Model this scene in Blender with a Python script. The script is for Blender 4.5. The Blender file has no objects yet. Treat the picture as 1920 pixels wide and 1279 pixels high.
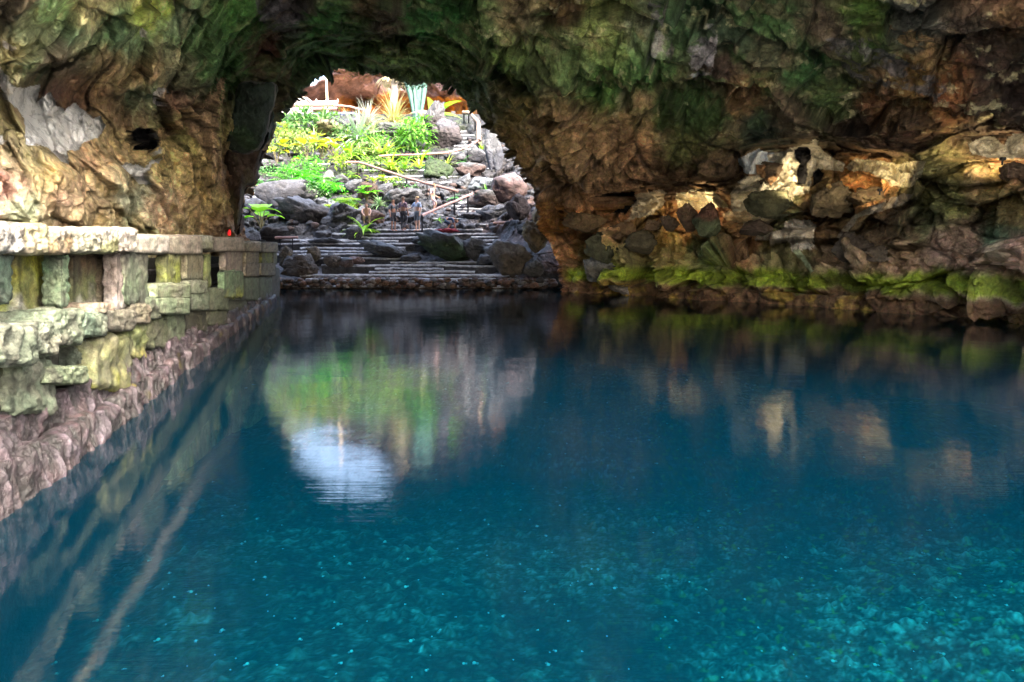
import bpy, bmesh, math, random
import numpy as np
from mathutils import Vector, Matrix
R = math.radians
random.seed(5)
C = bpy.context.scene
COL = C.collection

# ------------------------------------------------------------------ camera, world, sun, exposure
FPX, CX, CY = 1200.0, 960.0, 639.5
PITCH = math.atan(164.5 / FPX)
EYE = 1.6
cam_d = bpy.data.cameras.new('camera')
cam_d.sensor_width = 36; cam_d.lens = 36 * FPX / 1920; cam_d.clip_start = .05; cam_d.clip_end = 2000
cam = bpy.data.objects.new('camera', cam_d); COL.objects.link(cam)
cam.location = (0, 0, EYE); cam.rotation_euler = (R(90) - PITCH, 0, 0)
C.camera = cam

SUN_EL, SUN_AZ = 47.0, 148.0       # azimuth measured clockwise from +Y: behind the camera, to the right
w = bpy.data.worlds.new('World'); C.world = w; w.use_nodes = True
nt = w.node_tree; nt.nodes.clear()
o_ = nt.nodes.new('ShaderNodeOutputWorld'); bg = nt.nodes.new('ShaderNodeBackground')
sky = nt.nodes.new('ShaderNodeTexSky'); sky.sky_type = 'NISHITA'; sky.sun_disc = False
sky.sun_elevation = R(SUN_EL); sky.sun_rotation = R(SUN_AZ); sky.dust_density = 7.0; sky.ozone_density = .5
nt.links.new(sky.outputs[0], bg.inputs[0]); bg.inputs[1].default_value = .15
nt.links.new(bg.outputs[0], o_.inputs[0])
sd = bpy.data.lights.new('sun', 'SUN'); sd.energy = 1.2; sd.angle = R(14); sd.color = (1, .93, .82)
so = bpy.data.objects.new('sun', sd); COL.objects.link(so)
sdir = Vector((math.sin(R(SUN_AZ)) * math.cos(R(SUN_EL)), math.cos(R(SUN_AZ)) * math.cos(R(SUN_EL)), math.sin(R(SUN_EL))))
so.rotation_euler = sdir.to_track_quat('Z', 'Y').to_euler(); so.location = (20, -40, 60)
C.view_settings.view_transform = 'Standard'; C.view_settings.look = 'None'
C.view_settings.exposure = 3.65; C.view_settings.gamma = 1
C.cycles.max_bounces = 7; C.cycles.diffuse_bounces = 5; C.cycles.glossy_bounces = 3
C.cycles.transparent_max_bounces = 8; C.cycles.transmission_bounces = 3
C.cycles.use_denoising = True; C.cycles.caustics_reflective = False; C.cycles.caustics_refractive = False
C.cycles.sample_clamp_indirect = 6

# ------------------------------------------------------------------ numeric helpers
sp, cp = math.sin(PITCH), math.cos(PITCH)
def P(px, py, Y):
    """world point seen at photo pixel px,py and standing at forward distance Y (arrays or scalars)"""
    up = CY - np.asarray(py, float); den = FPX * cp + up * sp
    x = (np.asarray(px, float) - CX) / den * Y; z = EYE + (up * cp - FPX * sp) / den * Y
    return np.stack([x, Y + 0 * x, z], -1)
def V(px, py, Y): return Vector(P(px, py, Y))
def to_px(p):
    x, y, z = p[..., 0], p[..., 1], p[..., 2] - EYE
    f = y * cp - z * sp; u = y * sp + z * cp
    return CX + x / f * FPX, CY - u / f * FPX
def water_y_to_D(py):
    up = CY - py; return -EYE / ((up * cp - FPX * sp) / (FPX * cp + up * sp))

_rng = np.random.RandomState(7)
_perm = _rng.permutation(256).astype(np.int64); _perm = np.concatenate([_perm, _perm, _perm])
_grad = _rng.normal(size=(256, 3)).astype(np.float32); _grad /= np.linalg.norm(_grad, axis=1, keepdims=True)
_rnd = _rng.rand(256, 4).astype(np.float32)
def _h(i, j, k): return _perm[(_perm[(_perm[i & 255] + j) & 255] + k) & 255]
def perlin(p):
    p = p.astype(np.float32); i = np.floor(p).astype(np.int64); f = p - i
    u = f * f * f * (f * (f * 6 - 15) + 10); out = 0
    for dx in (0, 1):
        wx = u[..., 0] if dx else 1 - u[..., 0]
        for dy in (0, 1):
            wy = u[..., 1] if dy else 1 - u[..., 1]
            for dz in (0, 1):
                wz = u[..., 2] if dz else 1 - u[..., 2]
                g = _grad[_h(i[..., 0] + dx, i[..., 1] + dy, i[..., 2] + dz)]
                d = g[..., 0] * (f[..., 0] - dx) + g[..., 1] * (f[..., 1] - dy) + g[..., 2] * (f[..., 2] - dz)
                out = out + wx * wy * wz * d
    return out * 1.5
def fbm(p, octv=4, gain=.5, lac=2.03):
    s = 0; a = 1.0; q = p
    for o in range(octv):
        s = s + a * perlin(q + 17.3 * o); q = q * lac; a *= gain
    return s
def ridged(p, octv=4):
    s = 0; a = .6; q = p
    for o in range(octv):
        s = s + a * (1 - 2 * np.abs(perlin(q + 9.1 * o))); q = q * 2.1; a *= .5
    return s
def worley(p):
    """returns F1, F2, cell random (4), vector to the cell centre"""
    p = p.astype(np.float32); i = np.floor(p).astype(np.int64)
    n = p.shape[0]; f1 = np.full(n, 9., np.float32); f2 = np.full(n, 9., np.float32)
    cid = np.zeros(n, np.int64); vec = np.zeros((n, 3), np.float32)
    for dx in (-1, 0, 1):
        for dy in (-1, 0, 1):
            for dz in (-1, 0, 1):
                h = _h(i[:, 0] + dx, i[:, 1] + dy, i[:, 2] + dz)
                c = np.stack([i[:, 0] + dx, i[:, 1] + dy, i[:, 2] + dz], 1) + .1 + .8 * _rnd[h, :3]
                v = (p - c).astype(np.float32); d = np.sqrt((v * v).sum(1))
                a = d < f1
                f2 = np.where(a, f1, np.minimum(f2, d)); f1 = np.where(a, d, f1)
                cid = np.where(a, h, cid); vec = np.where(a[:, None], v, vec)
    return f1, f2, cid, vec
def blocks(p, scale, tilt=.35, step=.5, crack=.25):
    """planar facets with cracks between them"""
    q = p / scale; q = q + .25 * np.stack([perlin(q * 1.3), perlin(q * 1.3 + 31), perlin(q * 1.3 + 57)], -1)
    f1, f2, cid, vec = worley(q)
    g = _grad[(cid * 7 + 3) & 255]
    h = tilt * (vec * g).sum(1) + step * (_rnd[cid, 3] - .5)
    e = np.clip((f2 - f1) / .07, 0, 1)
    return h * scale - crack * scale * (1 - e) ** 2 * .5, e, cid
def sm(a, b, x): t = np.clip((x - a) / (b - a), 0, 1); return t * t * (3 - 2 * t)
def lin(c):
    c = np.asarray(c, float) / 255.; return np.where(c <= .04045, c / 12.92, ((c + .055) / 1.055) ** 2.4)
def in_poly(px, py, poly):
    r = np.zeros(px.shape, bool); n = len(poly)
    for a in range(n):
        x0, y0 = poly[a]; x1, y1 = poly[a - 1]
        if y0 == y1: continue
        r ^= ((y0 > py) != (y1 > py)) & (px < (x1 - x0) * (py - y0) / (y1 - y0) + x0)
    return r

# ------------------------------------------------------------------ object helpers
def tag(o, label=None, cat=None, group=None, kind=None):
    if label: o['label'] = label
    if cat: o['category'] = cat
    if group: o['group'] = group
    if kind: o['kind'] = kind
    return o
def link(o, parent=None):
    COL.objects.link(o)
    if parent is not None: o.parent = parent
    return o
def np_mesh(name, verts, faces, mat, parent=None, col=None, smooth=True, loc=None):
    verts = np.asarray(verts, np.float32); faces = np.asarray(faces, np.int32)
    if loc is not None: verts = verts - np.asarray(loc, np.float32)
    me = bpy.data.meshes.new(name); k = faces.shape[1]
    me.vertices.add(len(verts)); me.vertices.foreach_set('co', verts.ravel())
    me.loops.add(faces.size); me.loops.foreach_set('vertex_index', faces.ravel())
    me.polygons.add(len(faces)); me.polygons.foreach_set('loop_start', np.arange(0, faces.size, k, dtype=np.int32))
    me.polygons.foreach_set('loop_total', np.full(len(faces), k, np.int32))
    me.update(calc_edges=True); me.validate()
    if smooth: me.polygons.foreach_set('use_smooth', np.ones(len(me.polygons), bool))
    if col is not None:
        a = me.color_attributes.new('Col', 'FLOAT_COLOR', 'POINT')
        a.data.foreach_set('color', np.concatenate([col, np.ones((len(col), 1))], 1).astype(np.float32).ravel())
    me.materials.append(mat)
    o = bpy.data.objects.new(name, me)
    if loc is not None: o.location = loc
    return link(o, parent)
def empty(name, loc=(0, 0, 0)):
    o = bpy.data.objects.new(name, None); o.empty_display_size = .2; o.location = loc; return link(o)
def grid_faces(nr, nc):
    a = np.arange(nr * nc).reshape(nr, nc)
    return np.stack([a[:-1, :-1], a[1:, :-1], a[1:, 1:], a[:-1, 1:]], -1).reshape(-1, 4)

# ------------------------------------------------------------------ materials
def rock_mat(name, rough=.85, fine=9.0, bump=.6, var=.45, spec=.3, tint=None, contrast=1.0, speck=0):
    m = bpy.data.materials.new(name); m.use_nodes = True; n = m.node_tree; L = n.links.new
    b = n.nodes['Principled BSDF']; b.inputs['Specular IOR Level'].default_value = spec
    at = n.nodes.new('ShaderNodeAttribute'); at.attribute_name = 'Col'
    tc = n.nodes.new('ShaderNodeNewGeometry')
    def noise(s, d=8, ro=.6, dist=0):
        t = n.nodes.new('ShaderNodeTexNoise'); t.inputs['Scale'].default_value = s; t.inputs['Detail'].default_value = d
        t.inputs['Roughness'].default_value = ro; t.inputs['Distortion'].default_value = dist
        L(tc.outputs['Position'], t.inputs['Vector']); return t
    n1 = noise(fine * .35, 9, .68, .6); n2 = noise(fine * 1.7, 6, .7)
    vo = n.nodes.new('ShaderNodeTexVoronoi'); vo.feature = 'DISTANCE_TO_EDGE'; vo.inputs['Scale'].default_value = fine * .5
    mixv = n.nodes.new('ShaderNodeMix'); mixv.data_type = 'VECTOR'; mixv.inputs[0].default_value = .12
    L(tc.outputs['Position'], mixv.inputs['A']); L(n1.outputs['Color'], mixv.inputs['B']); L(mixv.outputs['Result'], vo.inputs['Vector'])
    mr = n.nodes.new('ShaderNodeMapRange'); mr.inputs['From Min'].default_value = .3; mr.inputs['From Max'].default_value = .7
    mr.inputs['To Min'].default_value = 1 - var; mr.inputs['To Max'].default_value = 1 + var; L(n1.outputs['Fac'], mr.inputs['Value'])
    mr2 = n.nodes.new('ShaderNodeMapRange'); mr2.inputs['From Min'].default_value = .3; mr2.inputs['From Max'].default_value = .7
    mr2.inputs['To Min'].default_value = 1 - var * .7; mr2.inputs['To Max'].default_value = 1 + var * .7; L(n2.outputs['Fac'], mr2.inputs['Value'])
    mu = n.nodes.new('ShaderNodeMath'); mu.operation = 'MULTIPLY'; L(mr.outputs[0], mu.inputs[0]); L(mr2.outputs[0], mu.inputs[1])
    vm = n.nodes.new('ShaderNodeVectorMath'); vm.operation = 'SCALE'; L(at.outputs['Color'], vm.inputs[0]); L(mu.outputs[0], vm.inputs['Scale'])
    hs = n.nodes.new('ShaderNodeHueSaturation'); L(vm.outputs[0], hs.inputs['Color'])
    n3 = noise(fine * .6, 3); mh = n.nodes.new('ShaderNodeMapRange'); mh.inputs['To Min'].default_value = .455; mh.inputs['To Max'].default_value = .545
    L(n3.outputs['Fac'], mh.inputs['Value']); L(mh.outputs[0], hs.inputs['Hue']); hs.inputs['Saturation'].default_value = contrast
    L(hs.outputs[0], b.inputs['Base Color'])
    add = n.nodes.new('ShaderNodeMath'); add.operation = 'MULTIPLY_ADD'; L(n1.outputs['Fac'], add.inputs[0]); add.inputs[1].default_value = 1.6; L(n2.outputs['Fac'], add.inputs[2])
    cl = n.nodes.new('ShaderNodeMath'); cl.operation = 'MINIMUM'; L(vo.outputs['Distance'], cl.inputs[0]); cl.inputs[1].default_value = .08
    ad2 = n.nodes.new('ShaderNodeMath'); ad2.operation = 'MULTIPLY_ADD'; L(cl.outputs[0], ad2.inputs[0]); ad2.inputs[1].default_value = 3.0; L(add.outputs[0], ad2.inputs[2])
    bp = n.nodes.new('ShaderNodeBump'); bp.inputs['Strength'].default_value = bump; bp.inputs['Distance'].default_value = .5 / fine
    L(ad2.outputs[0], bp.inputs['Height']); L(bp.outputs[0], b.inputs['Normal'])
    rr = n.nodes.new('ShaderNodeMapRange'); rr.inputs['To Min'].default_value = max(.1, rough - .3); rr.inputs['To Max'].default_value = min(1, rough + .2)
    L(n2.outputs['Fac'], rr.inputs['Value']); L(rr.outputs[0], b.inputs['Roughness'])
    return m
def plain(name, col, rough=.6, metal=0, scale=20, var=.25, bump=.2, spec=.4, emit=None, transl=0):
    m = bpy.data.materials.new(name); m.use_nodes = True; n = m.node_tree; L = n.links.new
    b = n.nodes['Principled BSDF']; b.inputs['Roughness'].default_value = rough; b.inputs['Metallic'].default_value = metal
    b.inputs['Specular IOR Level'].default_value = spec
    t = n.nodes.new('ShaderNodeTexNoise'); t.inputs['Scale'].default_value = scale; t.inputs['Detail'].default_value = 5
    g = n.nodes.new('ShaderNodeNewGeometry'); L(g.outputs['Position'], t.inputs['Vector'])
    r = n.nodes.new('ShaderNodeMapRange'); r.inputs['From Min'].default_value = .3; r.inputs['From Max'].default_value = .7
    r.inputs['To Min'].default_value = 1 - var; r.inputs['To Max'].default_value = 1 + var; L(t.outputs['Fac'], r.inputs['Value'])
    v = n.nodes.new('ShaderNodeVectorMath'); v.operation = 'SCALE'; v.inputs[0].default_value = col; L(r.outputs[0], v.inputs['Scale'])
    L(v.outputs[0], b.inputs['Base Color'])
    bp = n.nodes.new('ShaderNodeBump'); bp.inputs['Strength'].default_value = bump; bp.inputs['Distance'].default_value = .02
    L(t.outputs['Fac'], bp.inputs['Height']); L(bp.outputs[0], b.inputs['Normal'])
    if transl:
        tr = n.nodes.new('ShaderNodeBsdfTranslucent'); L(v.outputs[0], tr.inputs['Color'])
        mx = n.nodes.new('ShaderNodeMixShader'); mx.inputs[0].default_value = transl
        L(b.outputs[0], mx.inputs[1]); L(tr.outputs[0], mx.inputs[2]); L(mx.outputs[0], n.nodes['Material Output'].inputs['Surface'])
    if emit:
        b.inputs['Emission Color'].default_value = (*emit[0], 1); b.inputs['Emission Strength'].default_value = emit[1]
    return m
M_ROCK = rock_mat('cave_rock', fine=9.0, bump=1.0, var=.5)
M_ROCKF = rock_mat('far_rock', fine=2.2, bump=.9, var=.45)
M_BLOCK = rock_mat('block_stone', fine=34, bump=1.0, var=.5, rough=.85)
M_WET = rock_mat('wet_lava', fine=34, bump=1.0, var=.6, rough=.4, spec=.6)
M_SLOPE = rock_mat('lava_slope', fine=5, bump=.8, var=.4, rough=.7)

# ------------------------------------------------------------------ cave shell
# columns: photo x -> list of (photo y, distance)
CW = water_y_to_D
SH = {
 -1600: [(-1400,2.2),(0,2.4),(300,2.4),(900,2.4)],
 -600: [(-1400,3.4),(-600,4.2),(0,4.9),(300,5.0),(900,5.0)],
 -200: [(-1400,4.2),(-600,5.2),(0,6.2),(150,6.6),(300,6.6),(900,6.6)],
 0: [(-1400,4.4),(-600,5.9),(-200,7.0),(0,7.6),(110,8.6),(200,8.9),(300,8.4),(440,8.2),(900,8.2)],
 120: [(-1400,4.4),(-600,6.6),(-200,8.2),(0,9.2),(110,10.2),(190,11.2),(250,10.8),(320,10.2),(440,10.1),(900,10.1)],
 240: [(-1400,4.4),(-600,7.0),(-200,9.6),(0,11.2),(110,12.6),(190,13.8),(260,14.0),(330,13.2),(440,13.0),(900,13.0)],
 340: [(-1400,4.4),(-600,7.2),(-200,10.8),(0,13.4),(110,15.6),(190,17.2),(260,17.0),(330,16.4),(440,16.4),(900,16.4)],
 400: [(-1400,4.4),(-600,7.2),(-200,11.2),(0,14.6),(110,17.6),(190,19.4),(260,19.6),(330,19.6),(440,20.0),(900,20)],
 440: [(-1400,4.4),(-600,7.2),(-200,11.8),(0,16),(110,19.6),(160,22.),(260,23.),(330,23.),(440,23.),(900,23)],
 520: [(-1400,4.4),(-600,7.4),(-200,12.6),(0,17.6),(110,22.6),(180,25),(300,26),(440,26),(900,26)],
 620: [(-1400,4.4),(-600,7.4),(-200,13),(0,18.6),(60,21.6),(128,27.5),(200,29),(900,29)],
 760: [(-1400,4.4),(-600,7.4),(-200,13),(0,18.8),(60,22.),(140,28),(200,29),(900,29)],
 880: [(-1400,4.4),(-600,7.4),(-200,13),(0,18.2),(60,20.6),(120,23.6),(190,27.5),(260,29),(900,29)],
 950: [(-1400,4.4),(-600,7.4),(-200,12.8),(0,17.6),(100,21),(200,24),(290,27),(400,28.),(900,28)],
 1020: [(-1400,4.4),(-600,7.4),(-200,12.6),(0,17),(100,19.8),(200,22.2),(300,24.6),(380,26.6),(430,27.4),(540,27.6),(900,27.6)],
 1075: [(-1400,4.4),(-600,7.4),(-200,12.4),(0,16.4),(100,19.2),(200,21.6),(320,23.2),(375,24.8),(420,26.8),(540,26.3),(900,26.3)],
 1150: [(-1400,4.4),(-600,7.3),(-200,12.2),(0,16.),(100,18.8),(200,21.),(320,22.4),(350,23.6),(385,26.4),(415,26.2),(440,25.8),(500,25.2),(552,CW(552)),(900,CW(552))],
 1250: [(-1400,4.4),(-600,7.2),(-200,11.8),(0,15.4),(100,18),(200,20.2),(330,21.6),(352,23.4),(385,25.4),(405,24.9),(430,24.2),(500,23.4),(557,CW(557)),(900,CW(557))],
 1350: [(-1400,4.4),(-600,7.),(-200,11.2),(0,14.6),(100,17.),(200,19.4),(330,21.),(350,22.8),(390,24.2),(410,23.7),(440,22.8),(500,21.8),(564,CW(564)),(900,CW(564))],
 1440: [(-1400,4.4),(-600,6.8),(-200,10.8),(0,13.8),(100,16.),(200,18.4),(265,20.2),(290,22.2),(400,22.8),(430,22.2),(480,21.),(520,20.4),(570,CW(570)),(900,CW(570))],
 1540: [(-1400,4.4),(-600,6.6),(-200,10.2),(0,13.),(100,15.),(200,17.2),(255,18.6),(290,21.),(400,21.2),(430,20.6),(480,19.6),(520,19.2),(577,CW(577)),(900,CW(577))],
 1640: [(-1400,4.4),(-600,6.4),(-200,9.8),(0,12.4),(100,14.4),(200,16.4),(275,17.8),(300,19.8),(350,19.8),(400,19.2),(470,18.2),(520,17.9),(583,CW(583)),(900,CW(583))],
 1740: [(-1400,4.4),(-600,6.2),(-200,9.4),(0,11.9),(100,13.8),(200,15.6),(265,16.8),(295,17.6),(340,17.2),(400,17.),(520,16.7),(590,CW(590)),(900,CW(590))],
 1840: [(-1400,4.4),(-600,6.),(-200,9.),(0,11.5),(100,13.2),(200,14.8),(245,15.8),(262,17.6),(290,17.4),(310,16.2),(400,15.9),(520,15.8),(595,CW(595)),(900,CW(595))],
 1930: [(-1400,4.4),(-600,5.8),(-200,8.6),(0,11.),(100,12.6),(200,14.2),(240,15.),(256,16.8),(285,16.6),(305,15.4),(400,15.),(520,14.9),(600,CW(600)),(900,CW(600))],
 2200: [(-1400,4.3),(-600,5.4),(-200,7.8),(0,9.8),(200,11.8),(300,12.8),(620,CW(620)),(900,CW(620))],
 2700: [(-1400,4.),(-600,5.),(0,7.6),(300,9.4),(650,CW(650)),(900,CW(650))],
 3700: [(-1400,3.5),(-600,4.2),(0,5.4),(900,6)],
}
_cols = sorted(SH)
def catmull(xs, F, x):
    """F: (len(xs), n); x: (m,) -> (m, n) monotone-ish cubic along axis 0"""
    xs = np.asarray(xs, float); k = np.clip(np.searchsorted(xs, x) - 1, 0, len(xs) - 2)
    t = ((x - xs[k]) / (xs[k + 1] - xs[k]))[:, None]
    m = np.zeros_like(F); h = np.diff(xs)[:, None]; d = np.diff(F, axis=0) / h
    m[1:-1] = np.where(d[:-1] * d[1:] > 0, 2 * d[:-1] * d[1:] / (d[:-1] + d[1:] + 1e-9), 0); m[0] = d[0]; m[-1] = d[-1]
    hh = h[k]; t2 = t * t; t3 = t2 * t
    return (2*t3 - 3*t2 + 1) * F[k] + (t3 - 2*t2 + t) * hh * m[k] + (-2*t3 + 3*t2) * F[k + 1] + (t3 - t2) * hh * m[k + 1]
def shell_depth(xs, ys):
    F = np.stack([catmull([a[0] for a in SH[c]], np.array([[a[1]] for a in SH[c]], float), np.clip(ys, SH[c][0][0], SH[c][-1][0]))[:, 0] for c in _cols])
    return catmull(_cols, F, xs).T      # (ny, nx)

OPEN = [(512,700),(512,560),(500,520),(470,480),(452,440),(447,390),(452,350),(470,325),(484,300),(497,262),(515,240),(523,216),(541,196),(560,178),(578,152),(604,142),(622,132),(648,128),(676,132),(712,130),(730,142),(760,152),(792,154),(828,152),(850,166),(866,184),(882,205),(898,214),(912,236),(930,252),(944,268),(958,290),(974,306),(984,325),(1000,340),(1006,362),(1008,385),(1012,400),(1010,425),(1030,450),(1040,480),(1052,500),(1054,545),(1054,700)]
WHITE = [ # polygon, colour, recess; right bank creams hold painted warm lamplight
 ([(-8,112),(9,139),(31,164),(44,168),(78,158),(66,189),(94,171),(103,196),(122,208),(138,193),(159,208),(175,221),(191,216),(203,236),(188,255),(163,265),(153,283),(131,283),(133,308),(119,305),(94,280),(63,271),(52,268),(47,224),(19,190),(-8,143)], (.93,.94,.95), .3),
 ([(231,311),(238,305),(275,315),(294,299),(297,271),(303,286),(299,302),(281,324),(286,346),(266,346),(250,330)], (.93,.94,.95), .25),
 ([(292,178),(300,166),(322,164),(308,180),(300,196),(292,192)], (.62,.58,.56), 0),
 ([(-8,252),(8,250),(8,268),(-8,270)], (.7,.7,.7), 0),
 ([(1386,298),(1403,286),(1425,276),(1443,286),(1460,287),(1460,303),(1419,311),(1416,328),(1400,328),(1394,311)], (.75,.82,.88), .1),
 ([(1440,289),(1469,286),(1498,272),(1531,264),(1550,286),(1586,308),(1580,322),(1545,320),(1522,335),(1521,362),(1490,368),(1488,378),(1478,390),(1455,412),(1442,420),(1440,430),(1420,440),(1400,425),(1390,398),(1375,400),(1372,378),(1378,345),(1400,333),(1425,330),(1445,352),(1455,340),(1468,318),(1460,305),(1440,303)], (.82,.76,.60), .25),
 ([(1269,361),(1310,358),(1344,361),(1363,380),(1366,390),(1319,394),(1300,389),(1274,395)], (.85,.76,.50), .15),
 ([(1353,404),(1366,395),(1410,394),(1419,414),(1388,420)], (.8,.66,.44), .1),
 ([(1585,314),(1610,298),(1643,299),(1679,309),(1740,302),(1730,328),(1712,347),(1669,352),(1666,341),(1630,322),(1597,322)], (.85,.77,.52), .2),
 ([(1821,273),(1846,256),(1873,259),(1886,273),(1899,250),(1960,250),(1960,294),(1883,299),(1827,292)], (.8,.76,.64), .2),
 ([(1472,414),(1489,407),(1521,410),(1531,424),(1531,460),(1508,468),(1492,472),(1475,453),(1416,449),(1420,440),(1469,430)], (.85,.76,.64), .05),
 ([(1712,361),(1695,384),(1613,410),(1574,455),(1569,447),(1603,405),(1656,379),(1695,359)], (.55,.48,.38), .05),
 ([(1492,468),(1506,468),(1528,510),(1520,512)], (.5,.55,.35), 0),
 ([(1181,364),(1231,361),(1247,358),(1250,376),(1234,401),(1172,413),(1191,389)], (.75,.66,.48), .1),
]
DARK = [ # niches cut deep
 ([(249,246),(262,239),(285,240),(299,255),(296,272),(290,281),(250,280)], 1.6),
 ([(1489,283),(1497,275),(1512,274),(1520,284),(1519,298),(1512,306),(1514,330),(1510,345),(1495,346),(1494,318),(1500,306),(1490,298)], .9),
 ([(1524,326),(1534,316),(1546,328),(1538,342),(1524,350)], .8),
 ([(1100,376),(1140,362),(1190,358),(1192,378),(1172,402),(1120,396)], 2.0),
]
TAN = [([(425,144),(412,150),(404,174),(371,199),(347,214),(358,236),(356,252),(391,282),(406,315),(418,302),(411,236),(420,199)], (.50,.36,.22)),
       ([(280,252),(320,232),(350,220),(352,240),(310,262),(290,268)], (.42,.30,.16))]
SPOT = [([(268,50),(276,49),(281,58),(274,70),(268,62)],(.75,.72,.68)),([(10,78),(24,84),(38,92),(28,98),(12,90)],(.6,.55,.5)),([(74,8),(92,10),(84,20),(76,18)],(.6,.55,.52)),
        ([(1290,100),(1318,50),(1340,45),(1350,80),(1340,140),(1300,150)],(.34,.32,.33)),([(1222,0),(1240,0),(1255,30),(1240,110),(1225,118),(1232,60)],(.33,.31,.30)),
        ([(1250,45),(1270,95),(1258,118),(1238,90)],(.33,.3,.27)),([(1550,70),(1640,72),(1660,90),(1720,120),(1790,160),(1760,190),(1720,170),(1660,160),(1600,140)],(.17,.16,.16)),
        ([(1665,46),(1700,55),(1730,60),(1780,85),(1795,120),(1780,140),(1740,130),(1725,100),(1690,80)],(.30,.20,.09)),([(488,0),(590,0),(580,20),(565,45),(520,60),(492,40)],(.12,.11,.12))]
# colour guides: photo x, y, sRGB seen there, its light and shade included
GUIDE = [(-100,30,50,70,45),(30,20,60,60,45),(60,60,95,105,70),(110,20,110,140,80),(170,25,150,140,90),(140,75,70,95,60),(210,60,95,130,85),(280,25,150,165,50),(250,90,120,145,100),(330,40,110,130,90),
 (370,70,90,125,70),(330,130,120,120,85),(385,100,80,115,60),(440,40,70,115,45),(420,120,60,100,45),(30,100,130,120,70),(60,130,75,95,60),(120,110,80,70,55),(200,120,140,120,75),(260,125,130,105,60),
 (90,160,75,50,40),(150,170,95,65,40),(200,190,90,70,40),(260,180,90,110,75),(330,190,150,110,85),(350,165,70,80,50),(240,215,90,70,45),(300,215,80,80,45),(20,220,110,100,60),(20,300,120,110,80),(60,310,140,130,85),
 (10,350,185,125,115),(40,380,120,130,100),(90,330,160,135,80),(120,370,120,100,75),(170,300,150,125,85),(210,270,150,130,80),(200,340,150,130,90),(190,400,140,120,80),(240,380,130,135,110),(300,400,170,140,110),
 (320,300,165,145,85),(350,250,150,145,75),(380,320,160,140,85),(360,400,150,130,80),(400,380,140,125,75),(260,420,140,140,90),(330,440,150,135,95),(410,420,115,95,65),(425,330,120,90,65),(430,420,90,65,50),
 (450,60,45,85,35),(540,30,50,45,45),(500,100,75,45,35),(490,150,60,55,35),(560,100,45,70,38),(600,60,40,75,35),(650,40,42,68,35),(620,110,60,85,50),(700,100,70,90,50),(760,110,80,95,55),(720,50,55,50,42),(680,20,60,52,35),
 (800,50,45,85,45),(850,20,38,70,35),(830,110,75,95,55),(900,60,60,75,45),(900,150,55,70,45),(960,40,110,100,75),(960,110,105,125,75),(930,190,70,70,45),(1000,150,65,75,45),(980,220,130,115,75),(1000,260,115,95,62),(1010,300,120,98,65),
 (1060,30,60,45,25),(1040,80,90,100,65),(1080,130,95,110,70),(1040,230,115,95,62),(1060,300,110,92,62),(1060,350,100,78,52),(1010,350,85,68,52),(1020,420,120,85,45),(1040,470,130,90,50),(1030,510,95,65,45),(1080,250,110,88,60),
 (1120,60,100,110,60),(1150,20,85,95,50),(1150,100,85,100,55),(1130,160,55,85,35),(1200,60,100,105,80),(1200,130,55,80,40),(1190,220,110,90,60),(1180,280,125,98,68),(1200,330,100,78,55),(1130,330,105,85,60),
 (1260,200,45,65,30),(1280,280,70,72,38),(1250,340,75,58,40),(1320,200,40,58,28),(1330,320,60,48,32),(1280,40,55,75,50),(1370,60,40,50,35),(1350,130,45,35,28),(1400,170,85,65,40),(1440,40,35,52,30),(1450,100,60,60,42),
 (1500,130,35,60,30),(1550,180,50,60,30),(1480,210,70,60,45),(1430,240,25,35,25),(1560,50,70,60,48),(1620,40,60,80,30),(1700,30,50,50,45),(1650,200,70,48,28),(1720,160,85,65,32),(1780,170,85,55,30),(1600,240,35,28,22),(1700,250,50,35,24),
 (1850,60,35,30,25),(1880,30,70,50,30),(1850,140,40,30,24),(1900,200,30,22,18),(1850,230,40,32,24),(1960,100,30,25,20),(1960,240,30,25,20),
 (1100,430,130,90,55),(1160,430,125,92,58),(1230,430,105,85,45),(1120,470,95,90,50),(1180,470,75,70,45),(1250,470,100,90,50),(1320,420,110,72,45),(1330,460,65,80,45),(1280,420,120,85,50),(1390,460,95,70,45),(1450,470,75,70,45),
 (1440,380,60,70,42),(1440,325,70,50,32),(1560,380,80,68,42),(1620,350,120,85,45),(1600,420,75,62,40),(1680,420,65,52,35),(1600,470,90,75,58),(1540,400,70,50,32),(1740,320,90,85,50),(1780,380,85,85,48),(1730,420,70,75,48),
 (1860,340,115,100,62),(1900,320,150,110,75),(1900,400,110,95,58),(1820,460,100,82,68),(1880,440,60,85,65),(1760,460,110,90,78),(1900,470,120,95,82),(1700,480,100,80,60),(1640,480,85,70,50)]
_G = np.array(GUIDE, float); _GC = lin(_G[:, 2:])

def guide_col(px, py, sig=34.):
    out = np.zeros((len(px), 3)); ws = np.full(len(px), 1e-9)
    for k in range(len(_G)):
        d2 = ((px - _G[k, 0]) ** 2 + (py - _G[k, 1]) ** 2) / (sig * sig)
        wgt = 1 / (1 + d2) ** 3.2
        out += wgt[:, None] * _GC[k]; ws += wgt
    return out / ws[:, None]

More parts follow.
